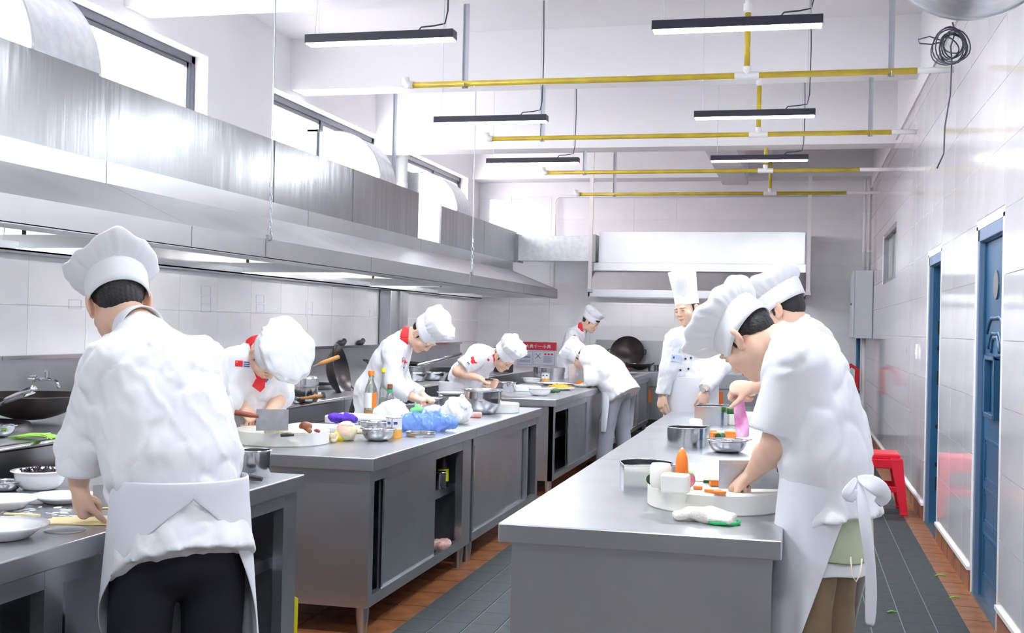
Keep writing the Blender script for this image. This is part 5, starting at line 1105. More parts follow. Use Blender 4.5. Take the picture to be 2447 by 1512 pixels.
# ---------------- middle counter, near unit
board('round white chopping board with mushrooms on the middle counter', 675, 1057)
def onm(px, py): return onz(px, py, 0.871)
cleaver('large cleaver held by the chef with the red neckerchief', onm(688, 1036), onm(612, 1036), 0.885, 0.985, (0.5, 1, 0), (-0.75, -0.25, 0.12), 0.07)
t = thing('sliced_tofu', 'stack of cream slices on the mushroom board', 'sliced food', onm(653, 1034), 0.2)
for k in range(6): MB().obox((0.002*k-0.01, 0.012*k-0.03, 0.014), (0.052, 0.007, 0.028), rot('x', 0.15)@rot('z', 0.03*k)).build('slice', 'cream', t)
def mushroom(F): F.ell((0, 0, 0.03), (0.032, 0.030, 0.024), None, 0.01, [((0, 0, 0.02), (0, 0, -1))]); F.cone((0.0, -0.002, 0.025), (0.03, -0.02, 0.012), 0.012, 0.012, 0.008)
blob('mushroom', 'brown mushroom cap on the right of the mushroom board', 'mushroom', onm(730, 1034), mushroom, 'brownfood', None, 0.004)
t = thing('mushroom_slices', 'pale mushroom slices beside the brown mushroom', 'sliced food', onm(705, 1036), 0.1)
for k in range(4): MB().ell((-0.06+0.03*k, 0.01*(k % 2), 0.006), (0.022, 0.014, 0.006), rot('z', 0.4*k)).build('slice', 'cream', t, smooth=True)
def knife(label, p0, p1, m, group='small knives'):
    t = thing('small_knife', label, 'knife', p0, 0, group); d = A3(*p1)-A3(*p0); s = unit(np.cross(d, (0, 0, 1)))
    MB().tube([(0, 0, 0.008), d*0.25+A3(0, 0, 0.009), d*0.48+A3(0, 0, 0.008)], [0.008, 0.009, 0.006], 8).build('handle', m, t, smooth=True)
    MB().add([d*0.46-s*0.006+A3(0, 0, 0.006), d+A3(0, 0, 0.004), d*0.46+s*0.006+A3(0, 0, 0.006), d*0.46-s*0.006+A3(0, 0, 0.0075), d+A3(0, 0, 0.005), d*0.46+s*0.006+A3(0, 0, 0.0075)], [(0, 1, 2), (5, 4, 3), (0, 3, 4, 1), (1, 4, 5, 2), (2, 5, 3, 0)]).build('blade', 'steelblade', t)
knife('small carving knife with black handle on the mushroom board', onm(671, 1044), onm(735, 1042), 'black'); knife('small knife with dark red handle behind the mushroom', onm(762, 1034), onm(742, 1030), 'woodred')
t = thing('plastic_tray', 'flat white plastic tray behind the mushroom board', 'tray', onz(735, 1030, 0.80), -0.05); bx((-0.12, -0.05, 0), (0.28, 0.12, 0.035)).build('tray', 'white', t, bevel=0.01)
t = thing('plastic_tray', 'long white plastic tray behind the carved melon', 'tray', onz(820, 1012, 0.80), -0.05); bx((-0.10, -0.05, 0), (0.32, 0.20, 0.05)).build('tray', 'white', t, bevel=0.01)
cm = blob('carved_melon', 'carved green and pink round melon on the middle counter', 'melon', onz(822, 1054, 0.80)+A3(0, 0.03, 0), lambda F: F.ell((0, 0, 0.05), (0.052, 0.052, 0.050)), 'melon', None, 0.005)
rr = random.Random(4)
for k in range(16):
    a, e = rr.uniform(0, 6.3), rr.uniform(-0.5, 1.1); c = A3(math.cos(a)*math.cos(e)*0.0525, math.sin(a)*math.cos(e)*0.0525, 0.05+0.05*math.sin(e)); MB().ell(c, (0.012, 0.012, 0.0022), np.stack(frame_of(c-A3(0, 0, 0.05)), 1), 10, 6).build('carved_petal', 'melonpink', cm, smooth=True) if 'melonpink' in MAT else None
t = thing('carved_flower', 'cream carved vegetable flower right of the mushroom board', 'carving', onz(796, 1057, 0.80), 0.3)
for k in range(7): MB().ell((0.016*math.cos(k*0.9), 0.016*math.sin(k*0.9), 0.022+0.002*k), (0.017, 0.006, 0.02), rot('z', k*0.9+1.57)@rot('x', 0.3), 10, 6).build('petal', 'cream', t, smooth=True)
MB().ell((0, 0, 0.014), (0.02, 0.02, 0.014)).build('core', 'cream', t, smooth=True)
t = thing('yellow_squash', 'bright yellow squash chunk next to the carved flower', 'squash', onz(811, 1053, 0.80), 0.5); MB().lathe([(0.0005, 0), (0.022, 0), (0.027, 0.02), (0.025, 0.045), (0.018, 0.052), (0.0005, 0.054)], 14).build('flesh', 'yellowfood', t, smooth=True)
t = thing('garlic_bulb', 'pale garlic bulb on the middle counter', 'garlic', onz(838, 1052, 0.80), 0.0)
for k in range(6): MB().ell((0.013*math.cos(k*1.047), 0.013*math.sin(k*1.047), 0.018), (0.012, 0.012, 0.018), None, 10, 7).build('clove', 'cream', t, smooth=True)
for i, (px, py) in enumerate([(850, 1036), (858, 1030)]):
    t = thing('rolling_stick', ['front wooden stick beside the steel bowl', 'rear wooden stick beside the steel bowl'][i], 'stick', onz(px, py, 0.80)+A3(0, 0, 0.013), 0.1*i); MB().cyl((-0.07, -0.01, 0), (0.07, 0.03, 0), 0.012, n=12).build('stick', 'cream', t, smooth=True)
bowl('steel bowl in front on the middle counter', 903, 1052, 0.082, 0.058, foot=0.5, group='shallow steel bowls'); bowl('steel bowl behind the front bowl on the middle counter', 893, 1030, 0.085, 0.05, foot=0.5, group='shallow steel bowls')
def can(label, px, py, r=0.042, h=0.105, z=0.80):
    t = thing('food_can', label, 'can', onz(px, py, z), 0.3, 'cans with orange labels'); MB().lathe([(0.0005, 0), (r, 0), (r, 0.045)], 28).build('label_lower', 'canorange', t, auto=0.6); MB().lathe([(r, 0.045), (r, h), (r-0.003, h+0.003), (0.0005, h)], 28).build('label_upper', 'canwhite', t, auto=0.6)
    for a in (-1.35, -2.2): MB().obox(((r+0.0004)*math.cos(a), (r+0.0004)*math.sin(a), 0.078), (0.001, 0.02, 0.014), rot('z', a)).build('printed_mark', 'navyprint', t)
    MB().obox(((r+0.0004)*math.cos(-1.8), (r+0.0004)*math.sin(-1.8), 0.055), (0.001, 0.003, 0.09), rot('z', -1.8)).build('printed_mark', 'navyprint', t); MB().tube([((r)*math.cos(a), r*math.sin(a), h) for a in np.linspace(0, 6.283, 25)], 0.0025, 6, False).build('rim', 'steelbright', t, smooth=True)
can('can with orange and white label in front of the blue bag', 941, 1045); can('can with orange and white label among the far plates', 1303, 914, 0.045, 0.10)
def bottle(label, px, py, prof, liquid, cap, capr, m='glass', lab=None, group='sauce bottles', z=0.80, h=1.0, pos=None, band=None):
    p = onz(px, py, z) if pos is None else pos; t = thing('bottle', label, 'bottle', p, 0, group); H_ = prof[-1][1]
    MB().lathe([(0.0005, 0.0)]+prof+[(0.0005, H_)], 24).build('glass_body', m, t, smooth=True)
    if liquid: MB().lathe([(0.0005, 0.004)]+[(r-0.003, max(q, 0.004)) for r, q in prof if q <= liquid[1]]+[(liquid[2], liquid[1]), (0.0005, liquid[1])], 20).build('contents', liquid[0], t, smooth=True)
    MB().lathe([(0.0005, H_-0.012), (capr, H_-0.012), (capr, H_+0.014), (capr*0.9, H_+0.018), (0.0005, H_+0.018)], 20).build('cap', cap, t, auto=0.6)
    if lab:
        for (z0, z1, a0, a1, mm) in lab:
            v = []; n = 14; rr_ = max(r for r, q in prof if z0-0.03 <= q <= z1+0.03)+0.0012
            for k in range(n+1):
                a = a0+(a1-a0)*k/n; v += [(rr_*math.cos(a), rr_*math.sin(a), z0), (rr_*math.cos(a), rr_*math.sin(a), z1)]
            mesh('label', v, [(2*k, 2*k+2, 2*k+3, 2*k+1) for k in range(n)], mm, t, True)
    if band: MB().lathe([(band[0], band[1]), (band[0]+0.001, band[1]+0.001), (band[0]+0.001, band[2]), (band[0], band[2])], 20).build('neck_band', band[3], t)
    return t
bottle('clear vinegar bottle with orange cap and orange fruit label', 885, 996, [(0.040, 0), (0.042, 0.02), (0.042, 0.15), (0.036, 0.185), (0.020, 0.225), (0.016, 0.245), (0.016, 0.275)], ('juice', 0.045, 0.038), 'orange', 0.020, lab=[(0.06, 0.155, -2.7, -1.05, 'white'), (0.06, 0.155, -1.05, -0.2, 'orange')])
bottle('slim green bottle with yellow cap', 909, 985, [(0.030, 0), (0.031, 0.02), (0.031, 0.14), (0.024, 0.18), (0.014, 0.215), (0.013, 0.28)], ('palegreenglass', 0.10, 0.028), 'lemon', 0.017, pos=onz(909, 985, 0.80)+A3(0.02, 0, 0))
bottle('small chilli sauce bottle with green neck band', 920, 992, [(0.028, 0), (0.030, 0.02), (0.030, 0.10), (0.020, 0.135), (0.015, 0.15), (0.015, 0.185)], ('sauce', 0.105, 0.027), 'brownfood', 0.017, lab=[(0.02, 0.075, -2.6, -0.5, 'cream')], band=(0.017, 0.15, 0.168, 'capgreen'), pos=onz(920, 992, 0.80)+A3(0.03, 0, 0))
def bagpost(a):
    g1 = vnoise(int(a*1e5), 28.0); g2 = vnoise(int(a*1e5)+3, 60.0)
    return lambda P: a*(1.0*np.sin(P@A3(40, 30, 20)+2*np.sin(P@A3(20, -40, 30)))+0.9*np.exp(-(g1(P)/0.2)**2)-0.6*np.exp(-(g2(P)/0.25)**2))
blob('purple_cloth', 'crumpled purple cloth between the white trays', 'cloth', onz(790, 1024, 0.80)+A3(0.01, 0.12, 0.035), lambda F: (F.ell((0, 0, 0.018), (0.07, 0.05, 0.026), None, 0.02), F.ell((0.05, 0.02, 0.014), (0.05, 0.03, 0.02), None, 0.02)), 'purple', bagpost(0.0061), 0.004)
bb = blob('plastic_bag', 'blue plastic bag slumped over a steel ring', 'bag', onz(1010, 1030, 0.80), lambda F: (F.ecap((-0.075, 0, 0.045), (0.045, 0.0, 0.045), (0, 1, 0), (0.08, 0.052), (0.08, 0.052), 0.03, ), F.ell((0.11, 0.05, 0.05), (0.07, 0.06, 0.045), None, 0.04), F.cone((-0.04, 0.0, 0.09), (0.05, 0.03, 0.10), 0.02, 0.02, 0.03)), 'bluebag', bagpost(0.007), 0.004, 'plastic bags')
pot('steel ring under the blue plastic bag', 1005, 1042, 0.078, 0.02, name='ring_mould', cat='mould')
blob('plastic_bag', 'green plastic bag knot on top of the blue bag', 'bag', onz(1000, 1030, 0.80)+A3(-0.02, 0.02, 0.095), lambda F: (F.ell((0, 0, 0.02), (0.035, 0.025, 0.022), None, 0.02), F.cone((0, 0, 0.03), (-0.01, 0.0, 0.06), 0.014, 0.006, 0.02)), 'greenbag', bagpost(0.005), 0.004, 'plastic bags')
blob('plastic_bag', 'small white plastic bag resting on the blue bag', 'bag', onz(1022, 1030, 0.80)+A3(0.02, 0.02, 0.095), lambda F: (F.ell((0, 0, 0.025), (0.045, 0.03, 0.028), None, 0.02),), 'whitebag', bagpost(0.005), 0.004, 'plastic bags')
blob('plastic_bag', 'full white plastic bag with a green print beside the blue bag', 'bag', onz(1092, 1012, 0.80), lambda F: (F.ell((0, 0, 0.075), (0.085, 0.085, 0.08), None, 0.03), F.ell((-0.06, 0.02, 0.05), (0.06, 0.06, 0.05), None, 0.04), F.cone((0, 0, 0.13), (0.02, 0, 0.165), 0.035, 0.012, 0.04)), 'whitebag', bagpost(0.0072), 0.0045, 'plastic bags')
blob('plastic_bag', 'translucent white plastic bag in front of the bottles', 'bag', onz(935, 1010, 0.80), lambda F: (F.ell((0, 0, 0.06), (0.10, 0.07, 0.07), None, 0.03), F.ell((-0.09, 0, 0.02), (0.06, 0.04, 0.025), None, 0.05), F.cone((0, 0, 0.1), (0.03, 0, 0.14), 0.03, 0.01, 0.04)), 'whitebag', bagpost(0.0081), 0.0045, 'plastic bags')
# ---------------- middle counter, far unit
t = thing('stock_pot', 'big rounded steel pot with wide rim on the middle counter', 'pot', onz(1152, 988, 0.80)); MB().lathe([(0.0005, 0.0), (0.07, 0.0), (0.085, 0.008), (0.122, 0.06), (0.130, 0.11), (0.126, 0.15), (0.128, 0.158), (0.148, 0.163), (0.148, 0.167), (0.126, 0.163), (0.122, 0.15), (0.126, 0.11), (0.118, 0.06), (0.07, 0.006), (0.0005, 0.004)], 44).build('shell', 'steelbright', t, smooth=True)
block('meat_slab', 'slab of raw pork belly in front of the big pot', 'meat', onz(1146, 996, 0.80)+A3(-0.02, -0.06, 0), (0.10, 0.06, 0.035), 'meat', 0.2, bev=0.012)
board('round white chopping board behind the big pot', 1196, 984, 0.13, 0.065)
plate('white plate on top of the dark steel pot', 1075, 962, 0.105, pos=onz(1078, 975, 0.80)+A3(0, 0, 0.09)); pot('dark steel pot under a white plate', 1078, 975, 0.088, 0.085, 'steel'); plate('white plate beside the dark steel pot', 1025, 968, 0.09, pos=onz(1028, 975, 0.80)+A3(0, 0, 0.05)); bowl('steel pan under the hand of the chef in profile', 1010, 985, 0.11, 0.05, foot=0.6, group='shallow steel bowls'); bowl('second steel pan in front of the chef in profile', 1035, 998, 0.11, 0.045, foot=0.6, group='shallow steel bowls')
t = thing('food_tray', 'small tray of green leaves behind the white bag', 'tray', onz(978, 1000, 0.80)); bx((-0.08, -0.05, 0), (0.08, 0.05, 0.03)).build('tray', 'plasticclear', t, bevel=0.006); MB().ell((0, 0, 0.03), (0.06, 0.035, 0.014)).build('leaves', 'lightgreen', t, smooth=True)
# ---------------- far counter behind
pot('deep steel ring in front of the bent chef', 1205, 935, 0.105, 0.085, name='ring_mould', cat='mould'); knife('long knife held over the steel ring by the bent chef', at(1160, 908, 9.66), at(1198, 912, 9.78), 'black')
bowl('white porcelain bowl at the corner of the far counter', 1290, 945, 0.095, 0.06, 'porcelain', foot=0.5, group='white bowls'); bowl('white porcelain bowl behind the long white plate', 1270, 915, 0.095, 0.05, 'porcelain', foot=0.5, group='white bowls')
t = thing('plastic_tray', 'white plastic block board under the far white bowl', 'tray', onz(1250, 935, 0.80)); bx((-0.10, -0.06, 0), (0.14, 0.14, 0.05)).build('tray', 'white', t, bevel=0.008)
blob('leaf_vegetable', 'dark green leaf vegetable lying on the counter corner', 'vegetable', onz(1322, 938, 0.80), lambda F: (F.ell((0, 0, 0.02), (0.06, 0.035, 0.02), None, 0.02), F.ell((-0.05, -0.02, 0.012), (0.04, 0.02, 0.012), None, 0.02)), 'green', bagpost(0.006), 0.005)
plate('long white oval plate behind the carrot shreds', 1330, 920, 0.17, group='white plates', sx=1.3); pc = plate('white plate heaped with orange shreds', 1340, 932, 0.13); plate('small white plate with a carved carrot', 1395, 925, 0.10); plate('white plate under the hand of the bent chef in grey', 1445, 922, 0.10)
p = onz(1338, 930, 0.80); t = thing('carrot_shreds', 'heap of orange shreds on the white plate', 'shreds', p+A3(0, 0, 0.012)); rr = random.Random(9); b = MB()
for k in range(160):
    a, r = rr.uniform(0, 6.3), 0.1*math.sqrt(rr.random()); c = A3(r*math.cos(a)*1.15, r*math.sin(a)*0.6, 0.008+0.04*max(0, 1-(r/0.1)**2)*rr.random()); d = unit(A3(rr.uniform(-1, 1), rr.uniform(-1, 1), rr.uniform(-0.3, 0.3)))*0.02; b.tube([c-d, c+d], 0.0035, 5)
stuff(b.build('shreds', 'chips', t)); MB().ell((0, 0, 0.006), (0.105, 0.06, 0.03)).build('heap', 'chips', t, smooth=True)
t = thing('carrot', 'carved carrot on the small white plate', 'carrot', onz(1388, 923, 0.80)+A3(0, 0, 0.022)); MB().tube([(-0.05, 0, 0.012), (0.0, 0, 0.014), (0.05, 0.01, 0.010)], [0.012, 0.018, 0.014], 12).build('root', 'carrot', t, smooth=True)
bottle('orange juice bottle with orange cap on the far counter', 1397, 926, [(0.036, 0), (0.038, 0.01), (0.038, 0.11), (0.037, 0.14), (0.018, 0.19), (0.016, 0.215)], ('juice', 0.14, 0.035), 'orange', 0.019, lab=[(0.02, 0.09, -2.6, -0.6, 'white')], pos=onz(1397, 926, 0.80)+A3(0.02, 0.05, 0))
t = thing('food_canister', 'tall clear canister of red snacks on the far counter', 'canister', onz(1367, 918, 0.80)); MB().lathe([(0.0005, 0), (0.042, 0), (0.042, 0.20), (0.0005, 0.20)], 24).build('cylinder', 'plasticclear', t, auto=0.6); MB().lathe([(0.0005, 0.003), (0.038, 0.003), (0.038, 0.19), (0.0005, 0.19)], 20, rfun=lambda a, j: 1+0.06*math.sin(7*a+3*j)).build('snacks', 'meat', t, smooth=True); MB().lathe([(0.043, 0.195), (0.044, 0.21), (0.0005, 0.212)], 24).build('lid', 'plasticclear', t)
t = thing('steamer', 'wide steel steamer ring on the far counter', 'steamer', onz(1312, 905, 0.80)); MB().lathe([(0.0005, 0), (0.175, 0), (0.175, 0.08), (0.182, 0.082), (0.182, 0.13), (0.175, 0.135), (0.0005, 0.125)], 44).build('ring', 'steelbright', t, auto=0.6)
# wide plates and reddish dish at the end of the far counter
plate('white plate stack at the end of the far counter', 1535, 902, 0.15, pos=A3(-2.12, 15.1, 0.80)); dp = A3(-2.2, 15.2, 0.826); t = thing('garnish', 'red garnish on the far white plate', 'garnish', dp)
for k in range(7): MB().ell((rr.uniform(-0.07, 0.07), rr.uniform(-0.04, 0.04), 0.02+0.02*rr.random()), (0.03, 0.02, 0.02)).build('piece', 'crimson' if k % 3 else 'cream', t, smooth=True)
# ---------------- dough counter, front left
bowl('white porcelain bowl of black fungus', 95, 1168, 0.085, 0.062, 'porcelain', foot=0.5, group='white bowls'); p = onz(95, 1168, 0.80); t = thing('black_fungus', 'shredded black fungus in the white bowl', 'fungus', p+A3(0, 0, 0.048)); b = MB(); rr = random.Random(6)
for k in range(70):
    a, r = rr.uniform(0, 6.3), 0.062*math.sqrt(rr.random()); c = A3(r*math.cos(a), r*math.sin(a), 0.006+0.012*rr.random()); d = unit(A3(rr.uniform(-1, 1), rr.uniform(-1, 1), rr.uniform(-0.2, 0.8)))*0.014; b.tube([c-d, c, c+d+A3(0, 0, 0.004)], 0.0025, 5)
stuff(b.build('shreds', 'darkleaf', t)); MB().ell((0, 0, 0.002), (0.062, 0.062, 0.008)).build('heap', 'darkleaf', t, smooth=True)
bowl('small steel bowl at the left edge of the dough counter', 12, 1172, 0.05, 0.03, group='shallow steel bowls'); plate('white plate at the back of the dough counter', 150, 1200, 0.10); plate('white plate in the middle of the left edge', 5, 1215, 0.105, h=0.03); plate('large white plate in front at the left edge', 0, 1285, 0.125, h=0.035)
t = thing('flour_patch', 'dusting of white flour on the dough counter', 'flour', onz(85, 1222, 0.8005)); b = MB(); rr = random.Random(8)
for k in range(90):
    a, r = rr.uniform(0, 6.3), 0.16*math.sqrt(rr.random()); b.ell((r*math.cos(a)*1.1, r*math.sin(a), 0.0), (rr.uniform(0.004, 0.02), rr.uniform(0.003, 0.014), 0.0012), rot('z', a), 8, 4)
stuff(b.build('powder', 'flour', t))
t = thing('dough_sheet', 'yellow dough sheet under the chef\'s fist', 'dough', onz(215, 1243, 0.80), 0.5); MB().prism([(-0.15, -0.05), (0.06, -0.10), (0.16, -0.05), (0.08, 0.06), (-0.10, 0.04)], lambda x, y: (x, y, 0.001), lambda x, y: (x, y, 0.005)).build('sheet', 'pasta', t)
t = thing('dough_strips', 'cut yellow dough strips beside the fist', 'dough', onz(262, 1213, 0.80), 0.3)
for k in range(6): MB().obox((0.0+0.01*k, 0.012*k-0.03, 0.004), (0.09, 0.007, 0.004), rot('z', 0.15*(k % 3)-0.1)).build('strip', 'pasta', t)
t = thing('dough_strip', 'single yellow dough strip near the white plates', 'dough', onz(52, 1232, 0.80), 0.1); MB().obox((0, 0, 0.004), (0.11, 0.016, 0.005), np.eye(3)).build('strip', 'pasta', t)
t = thing('clear_lid', 'clear round plastic lid at the counter edge', 'lid', onz(155, 1268, 0.80)); MB().lathe([(0.0005, 0), (0.055, 0), (0.057, 0.005), (0.053, 0.005), (0.052, 0.002), (0.0005, 0.002)], 28).build('lid', 'plasticclear', t, smooth=True)
cleaver('cleaver lying behind the dough chef\'s fist', onz(222, 1210, 0.82), onz(300, 1203, 0.82), 0.815, 0.885, (0.3, 1, 0), (0.8, 0.4, 0.1))
pt = pot('steel pot with wire rim on the right end of the dough counter', 607, 1137, 0.062, 0.10)
t = thing('ladle', 'black handled ladle beside the steel pot', 'ladle', onz(580, 1150, 0.80)+A3(0, 0, 0.012)); MB().tube([(-0.10, -0.02, 0.004), (-0.02, 0, 0.006), (0.02, 0.005, 0.006), (0.075, 0.004, 0)], [0.006, 0.012, 0.013, 0.009], 10).build('handle', 'black', t, smooth=True)
t = thing('sausage', 'brown rolled sausage on the open shelf', 'sausage', A3(-2.05, 4.02, 0.505)); MB().tube([(-0.12, -0.12, 0), (0.0, 0, 0), (0.05, 0.05, 0)], 0.024, 12).build('roll', 'meatroll', t, smooth=True) if 'meatroll' in MAT else None
t = P1['t']; _cb = at(572, 1215, 3.0)-P1['base']; MB().tube([_cb+A3(-0.02, 0.03, 0.02), _cb+A3(0.006, 0, -0.012), _cb+A3(0.010, 0, -0.028), _cb+A3(0.016, 0, -0.045)], [0.006, 0.008, 0.006, 0.001], 8).build('red_tassel', 'redplastic', t, smooth=True)
t = thing('yellow_strip', 'yellow plastic strip hanging in the gap between counters', 'strip', A3(-1.93, 4.36, 0.12)); MB().prism([(-0.008, 0), (0.012, 0.0), (0.014, 0.17), (-0.012, 0.18)], lambda x, y: (x, 0, y), lambda x, y: (x, 0.002, y)).build('strip', 'lemon', t)
# inside the open cabinet
bottle('dark bottle with yellow label inside the open cabinet', 0, 0, [(0.032, 0), (0.033, 0.02), (0.033, 0.11), (0.015, 0.16), (0.014, 0.19)], None, 'black', 0.017, m='wokoutside', lab=[(0.03, 0.10, -2.2, 0.6, 'lemon')], pos=A3(-1.945, 6.40, 0.477)); pot('small steel cup inside the open cabinet', 0, 0, 0.035, 0.09, pos=A3(-1.935, 6.31, 0.477), name='cup', cat='cup')
blob('snack_bag', 'red and white snack bag on the cabinet floor', 'bag', A3(-1.90, 6.24, 0.145), lambda F: F.ell((0, 0, 0.03), (0.055, 0.09, 0.03), None, 0.01), 'meat', bagpost(0.005), 0.006)
for i, y in enumerate((9.65, 9.8)): bottle(['dark bottle at the front of the open far cabinet', 'dark bottle behind it in the open far cabinet'][i], 0, 0, [(0.06, 0), (0.062, 0.02), (0.062, 0.17), (0.02, 0.23), (0.018, 0.26)], None, 'black', 0.02, m='wokoutside', pos=A3(-2.05-0.05*i, y, 0.145))
# ---------------- stoves
def wok(label, c, r, R=None, depth=0.30, m='wokiron'):
    t = thing('wok', label, 'wok', c, 0, 'black iron woks'); n = 12; d = depth*r*2
    Rs = (r*r+d*d)/(2*d); am = math.asin(min(r/Rs, 1)); am = am if d < r else math.pi-am
    pr = [(Rs*math.sin(am*k/n), Rs*(1-math.cos(am*k/n))) for k in range(n+1)]; pr[0] = (0.0005, 0)
    b1 = MB().openlathe(pr, 44, (0, 0, 0), R); b1.build('outside', 'wokoutside', t, smooth=True)
    MB().openlathe([(max(a-0.003, 0.0004), q+0.004) for a, q in pr], 44, (0, 0, 0), R).build('inside', m, t, smooth=True)
    Rm = np.eye(3) if R is None else np.array(R)
    MB().tube([Rm@A3(r*math.cos(a), r*math.sin(a), pr[-1][1]) for a in np.linspace(0, 6.2832, 45)], 0.005, 6, False).build('rim', 'wokoutside', t, smooth=True)
    for s in (0.0, math.pi): MB().tube([Rm@A3((r+0.0)*math.cos(s+q), (r)*math.sin(s+q), pr[-1][1])+Rm@(A3(math.cos(s), math.sin(s), 0.5)*e) for q, e in ((-0.16, 0), (-0.12, 0.035), (0.12, 0.035), (0.16, 0))], 0.007, 7).build('ear_handle', 'wokoutside', t, smooth=True)
    return t
wok('big black wok on the nearest left stove', A3(-3.93, 5.42, 0.845), 0.30, depth=0.22)
wok('black wok standing upright and leaning on the splash back', at(783, 893, 8.9)+A3(0, 0, 0.0), 0.222, rot('z', 0.12)@rot('y', 1.36)@rot('z', 0.8), 0.27)
wok('dark wok on the stove behind the bent chef', A3(-4.0, 11.4, 0.85), 0.30, depth=0.24); wok('black wok lying on the burner next to the upright wok', A3(-4.02, 7.6, 0.85), 0.27, depth=0.12)
wok('black wok standing upright on the back stove', A3(-2.36, 16.78, 1.02), 0.24, rot('x', 1.2), 0.2); wok('small wok lying on the back stove', A3(-2.15, 16.5, 0.81), 0.17, depth=0.25, m='steeldark')
def tubething(name, label, cat, pts, r, m, group=None, extra=None):
    b0 = A3(*pts[0]); t = thing(name, label, cat, b0, 0, group); MB().tube([A3(*p)-b0 for p in pts], r, 10).build('tube', m, t, smooth=True)
    if extra: extra(t, b0)
    return t
tubething('spatula', 'steel spatula handle sticking out of the near wok', 'spatula', [at(-40, 985, 5.25), at(20, 955, 5.1), at(80, 930, 4.95)], [0.012, 0.017, 0.02], 'steelbright')
def faucet(label, y, z, x=-4.62, l=0.16):
    t = thing('faucet', label, 'faucet', (x, y, z), 0, 'wall faucets on the splash back'); MB().cyl((0, 0, 0), (0.02, 0, 0), 0.02, n=12).build('wall_flange', 'steelbright', t); MB().tube([(0, 0, 0), (l*0.8, 0, 0.0), (l, 0, -0.01), (l+0.02, 0, -0.05)], 0.011, 10).build('spout', 'steelbright', t, smooth=True); MB().cyl((l*0.55, 0, 0), (l*0.55, 0, 0.05), 0.009, n=8).build('stem', 'steelbright', t); MB().obox((l*0.55, 0, 0.055), (0.012, 0.09, 0.008), rot('z', 0.5)).build('lever', 'zinc', t)
faucet('wall faucet above the near wok', 6.4, 1.0); faucet('wall faucet above the pan with wooden handle', 9.0, 1.02, l=0.5)
bowl('wide steel bowl on the edge of the near stove', 0, 0, 0.10, 0.05, pos=A3(-3.62, 4.72, 0.832), group='shallow steel bowls')
tubething('rolling_pin', 'short wooden rolling pin at the left edge', 'rolling pin', [A3(-3.55, 4.35, 0.86), A3(-3.40, 4.48, 0.86)], 0.028, 'cream')
t = thing('scallions', 'loose bunch of green scallions on the near stove', 'scallions', A3(-3.37, 4.70, 0.835)); rr = random.Random(12)
for k in range(22):
    y0 = rr.uniform(-0.035, 0.035); MB().tube([(-0.11+rr.uniform(-0.03, 0.03), y0, 0.004), (-0.03, y0+rr.uniform(-0.03, 0.03), 0.008+0.014*rr.random()), (0.05, rr.uniform(-0.03, 0.03), 0.008+0.018*rr.random()), (0.10+rr.uniform(-0.02, 0.02), rr.uniform(-0.05, 0.04), 0.006)], 0.0032, 5).build('stalk', 'lightgreen', t, smooth=True)
def pan(label, c, r, h, hd, m='steelbright', hl=0.17):
    t = thing('frying_pan', label, 'pan', c, 0, 'pans on the left stoves'); MB().lathe([(0.0005, 0), (r*0.8, 0), (r, h), (r+0.004, h+0.002), (r-0.004, h), (r*0.78, 0.005), (0.0005, 0.004)], 32).build('bowl', m, t, smooth=True); e = unit(hd); s = A3(e[0]*r, e[1]*r, h*0.8)
    MB().tube([s, s+e*0.08], 0.007, 7).build('shank', 'steeldark', t); MB().tube([s+e*0.07, s+e*0.12, s+e*(0.08+hl)], [0.011, 0.017, 0.016], 10).build('handle', 'wood', t, smooth=True)
pan('black wok pan with raised wooden handle on the steamer', A3(*onz(700, 958, 0.832))+A3(-0.02, 0.02, 0.178), 0.15, 0.07, (0.55, 0.75, 0.30), 'wokiron'); pan('steel ladle pan with wooden handle on the stove edge', A3(-3.42, 7.42, 0.835), 0.09, 0.03, (0.5, 0.85, 0.05))
t = thing('steamer', 'round aluminium steamer pot on the left stove', 'steamer', A3(*onz(703, 958, 0.832))); MB().lathe([(0.0005, 0), (0.16, 0), (0.165, 0.01), (0.165, 0.10), (0.172, 0.104), (0.172, 0.11), (0.15, 0.112), (0.15, 0.118), (0.168, 0.12), (0.168, 0.165), (0.158, 0.175), (0.0005, 0.17)], 44).build('pot', 'steelbright', t, auto=0.6)
for i, (y, l) in enumerate(((11.5, 0.09), (12.05, 0.07))): blob('black_sponge', ['bigger black scouring pad on the splash ledge', 'smaller black scouring pad on the splash ledge'][i], 'scouring pad', A3(-4.63, y, 1.15), lambda F: (F.ell((0, 0, 0.025), (0.035, l, 0.03), None, 0.01), F.ell((0, 0.05, 0.04), (0.03, 0.03, 0.03), None, 0.02)), 'cable', bagpost(0.006), 0.006)
for i, y in enumerate((8.08, 9.9)):
    t = thing('control_box', ['black control knob on the stove edge left of the upright wok', 'black control knob on the stove edge right of the upright wok'][i], 'control box', A3(-3.40, y, 0.831)); MB().lathe([(0.03, 0), (0.03, 0.02), (0.02, 0.045), (0.0005, 0.047)], 14).build('knob', 'black', t, auto=0.6); bx((-0.025, -0.13, 0), (0.02, -0.06, 0.05)).build('tag_plate', 'white', t)
bowl('deep steel pan on the stove behind the chef in profile', 0, 0, 0.11, 0.09, pos=A3(-3.62, 10.9, 0.832), foot=0.7, group='shallow steel bowls'); bowl('steel pan with dregs near the bent chef', 0, 0, 0.12, 0.08, pos=A3(-3.55, 11.25, 0.832), foot=0.6, group='shallow steel bowls')
pot('lidded saucepan on the stove behind the chef in profile', 0, 0, 0.10, 0.05, pos=A3(-3.62, 10.9, 0.925), m='steeldark')
tubething('spatula', 'long steel handle leaning over the far pans', 'spatula', [A3(-3.60, 10.92, 0.99), A3(-3.45, 11.25, 1.05), A3(-3.33, 11.5, 1.10)], 0.016, 'steelbright')
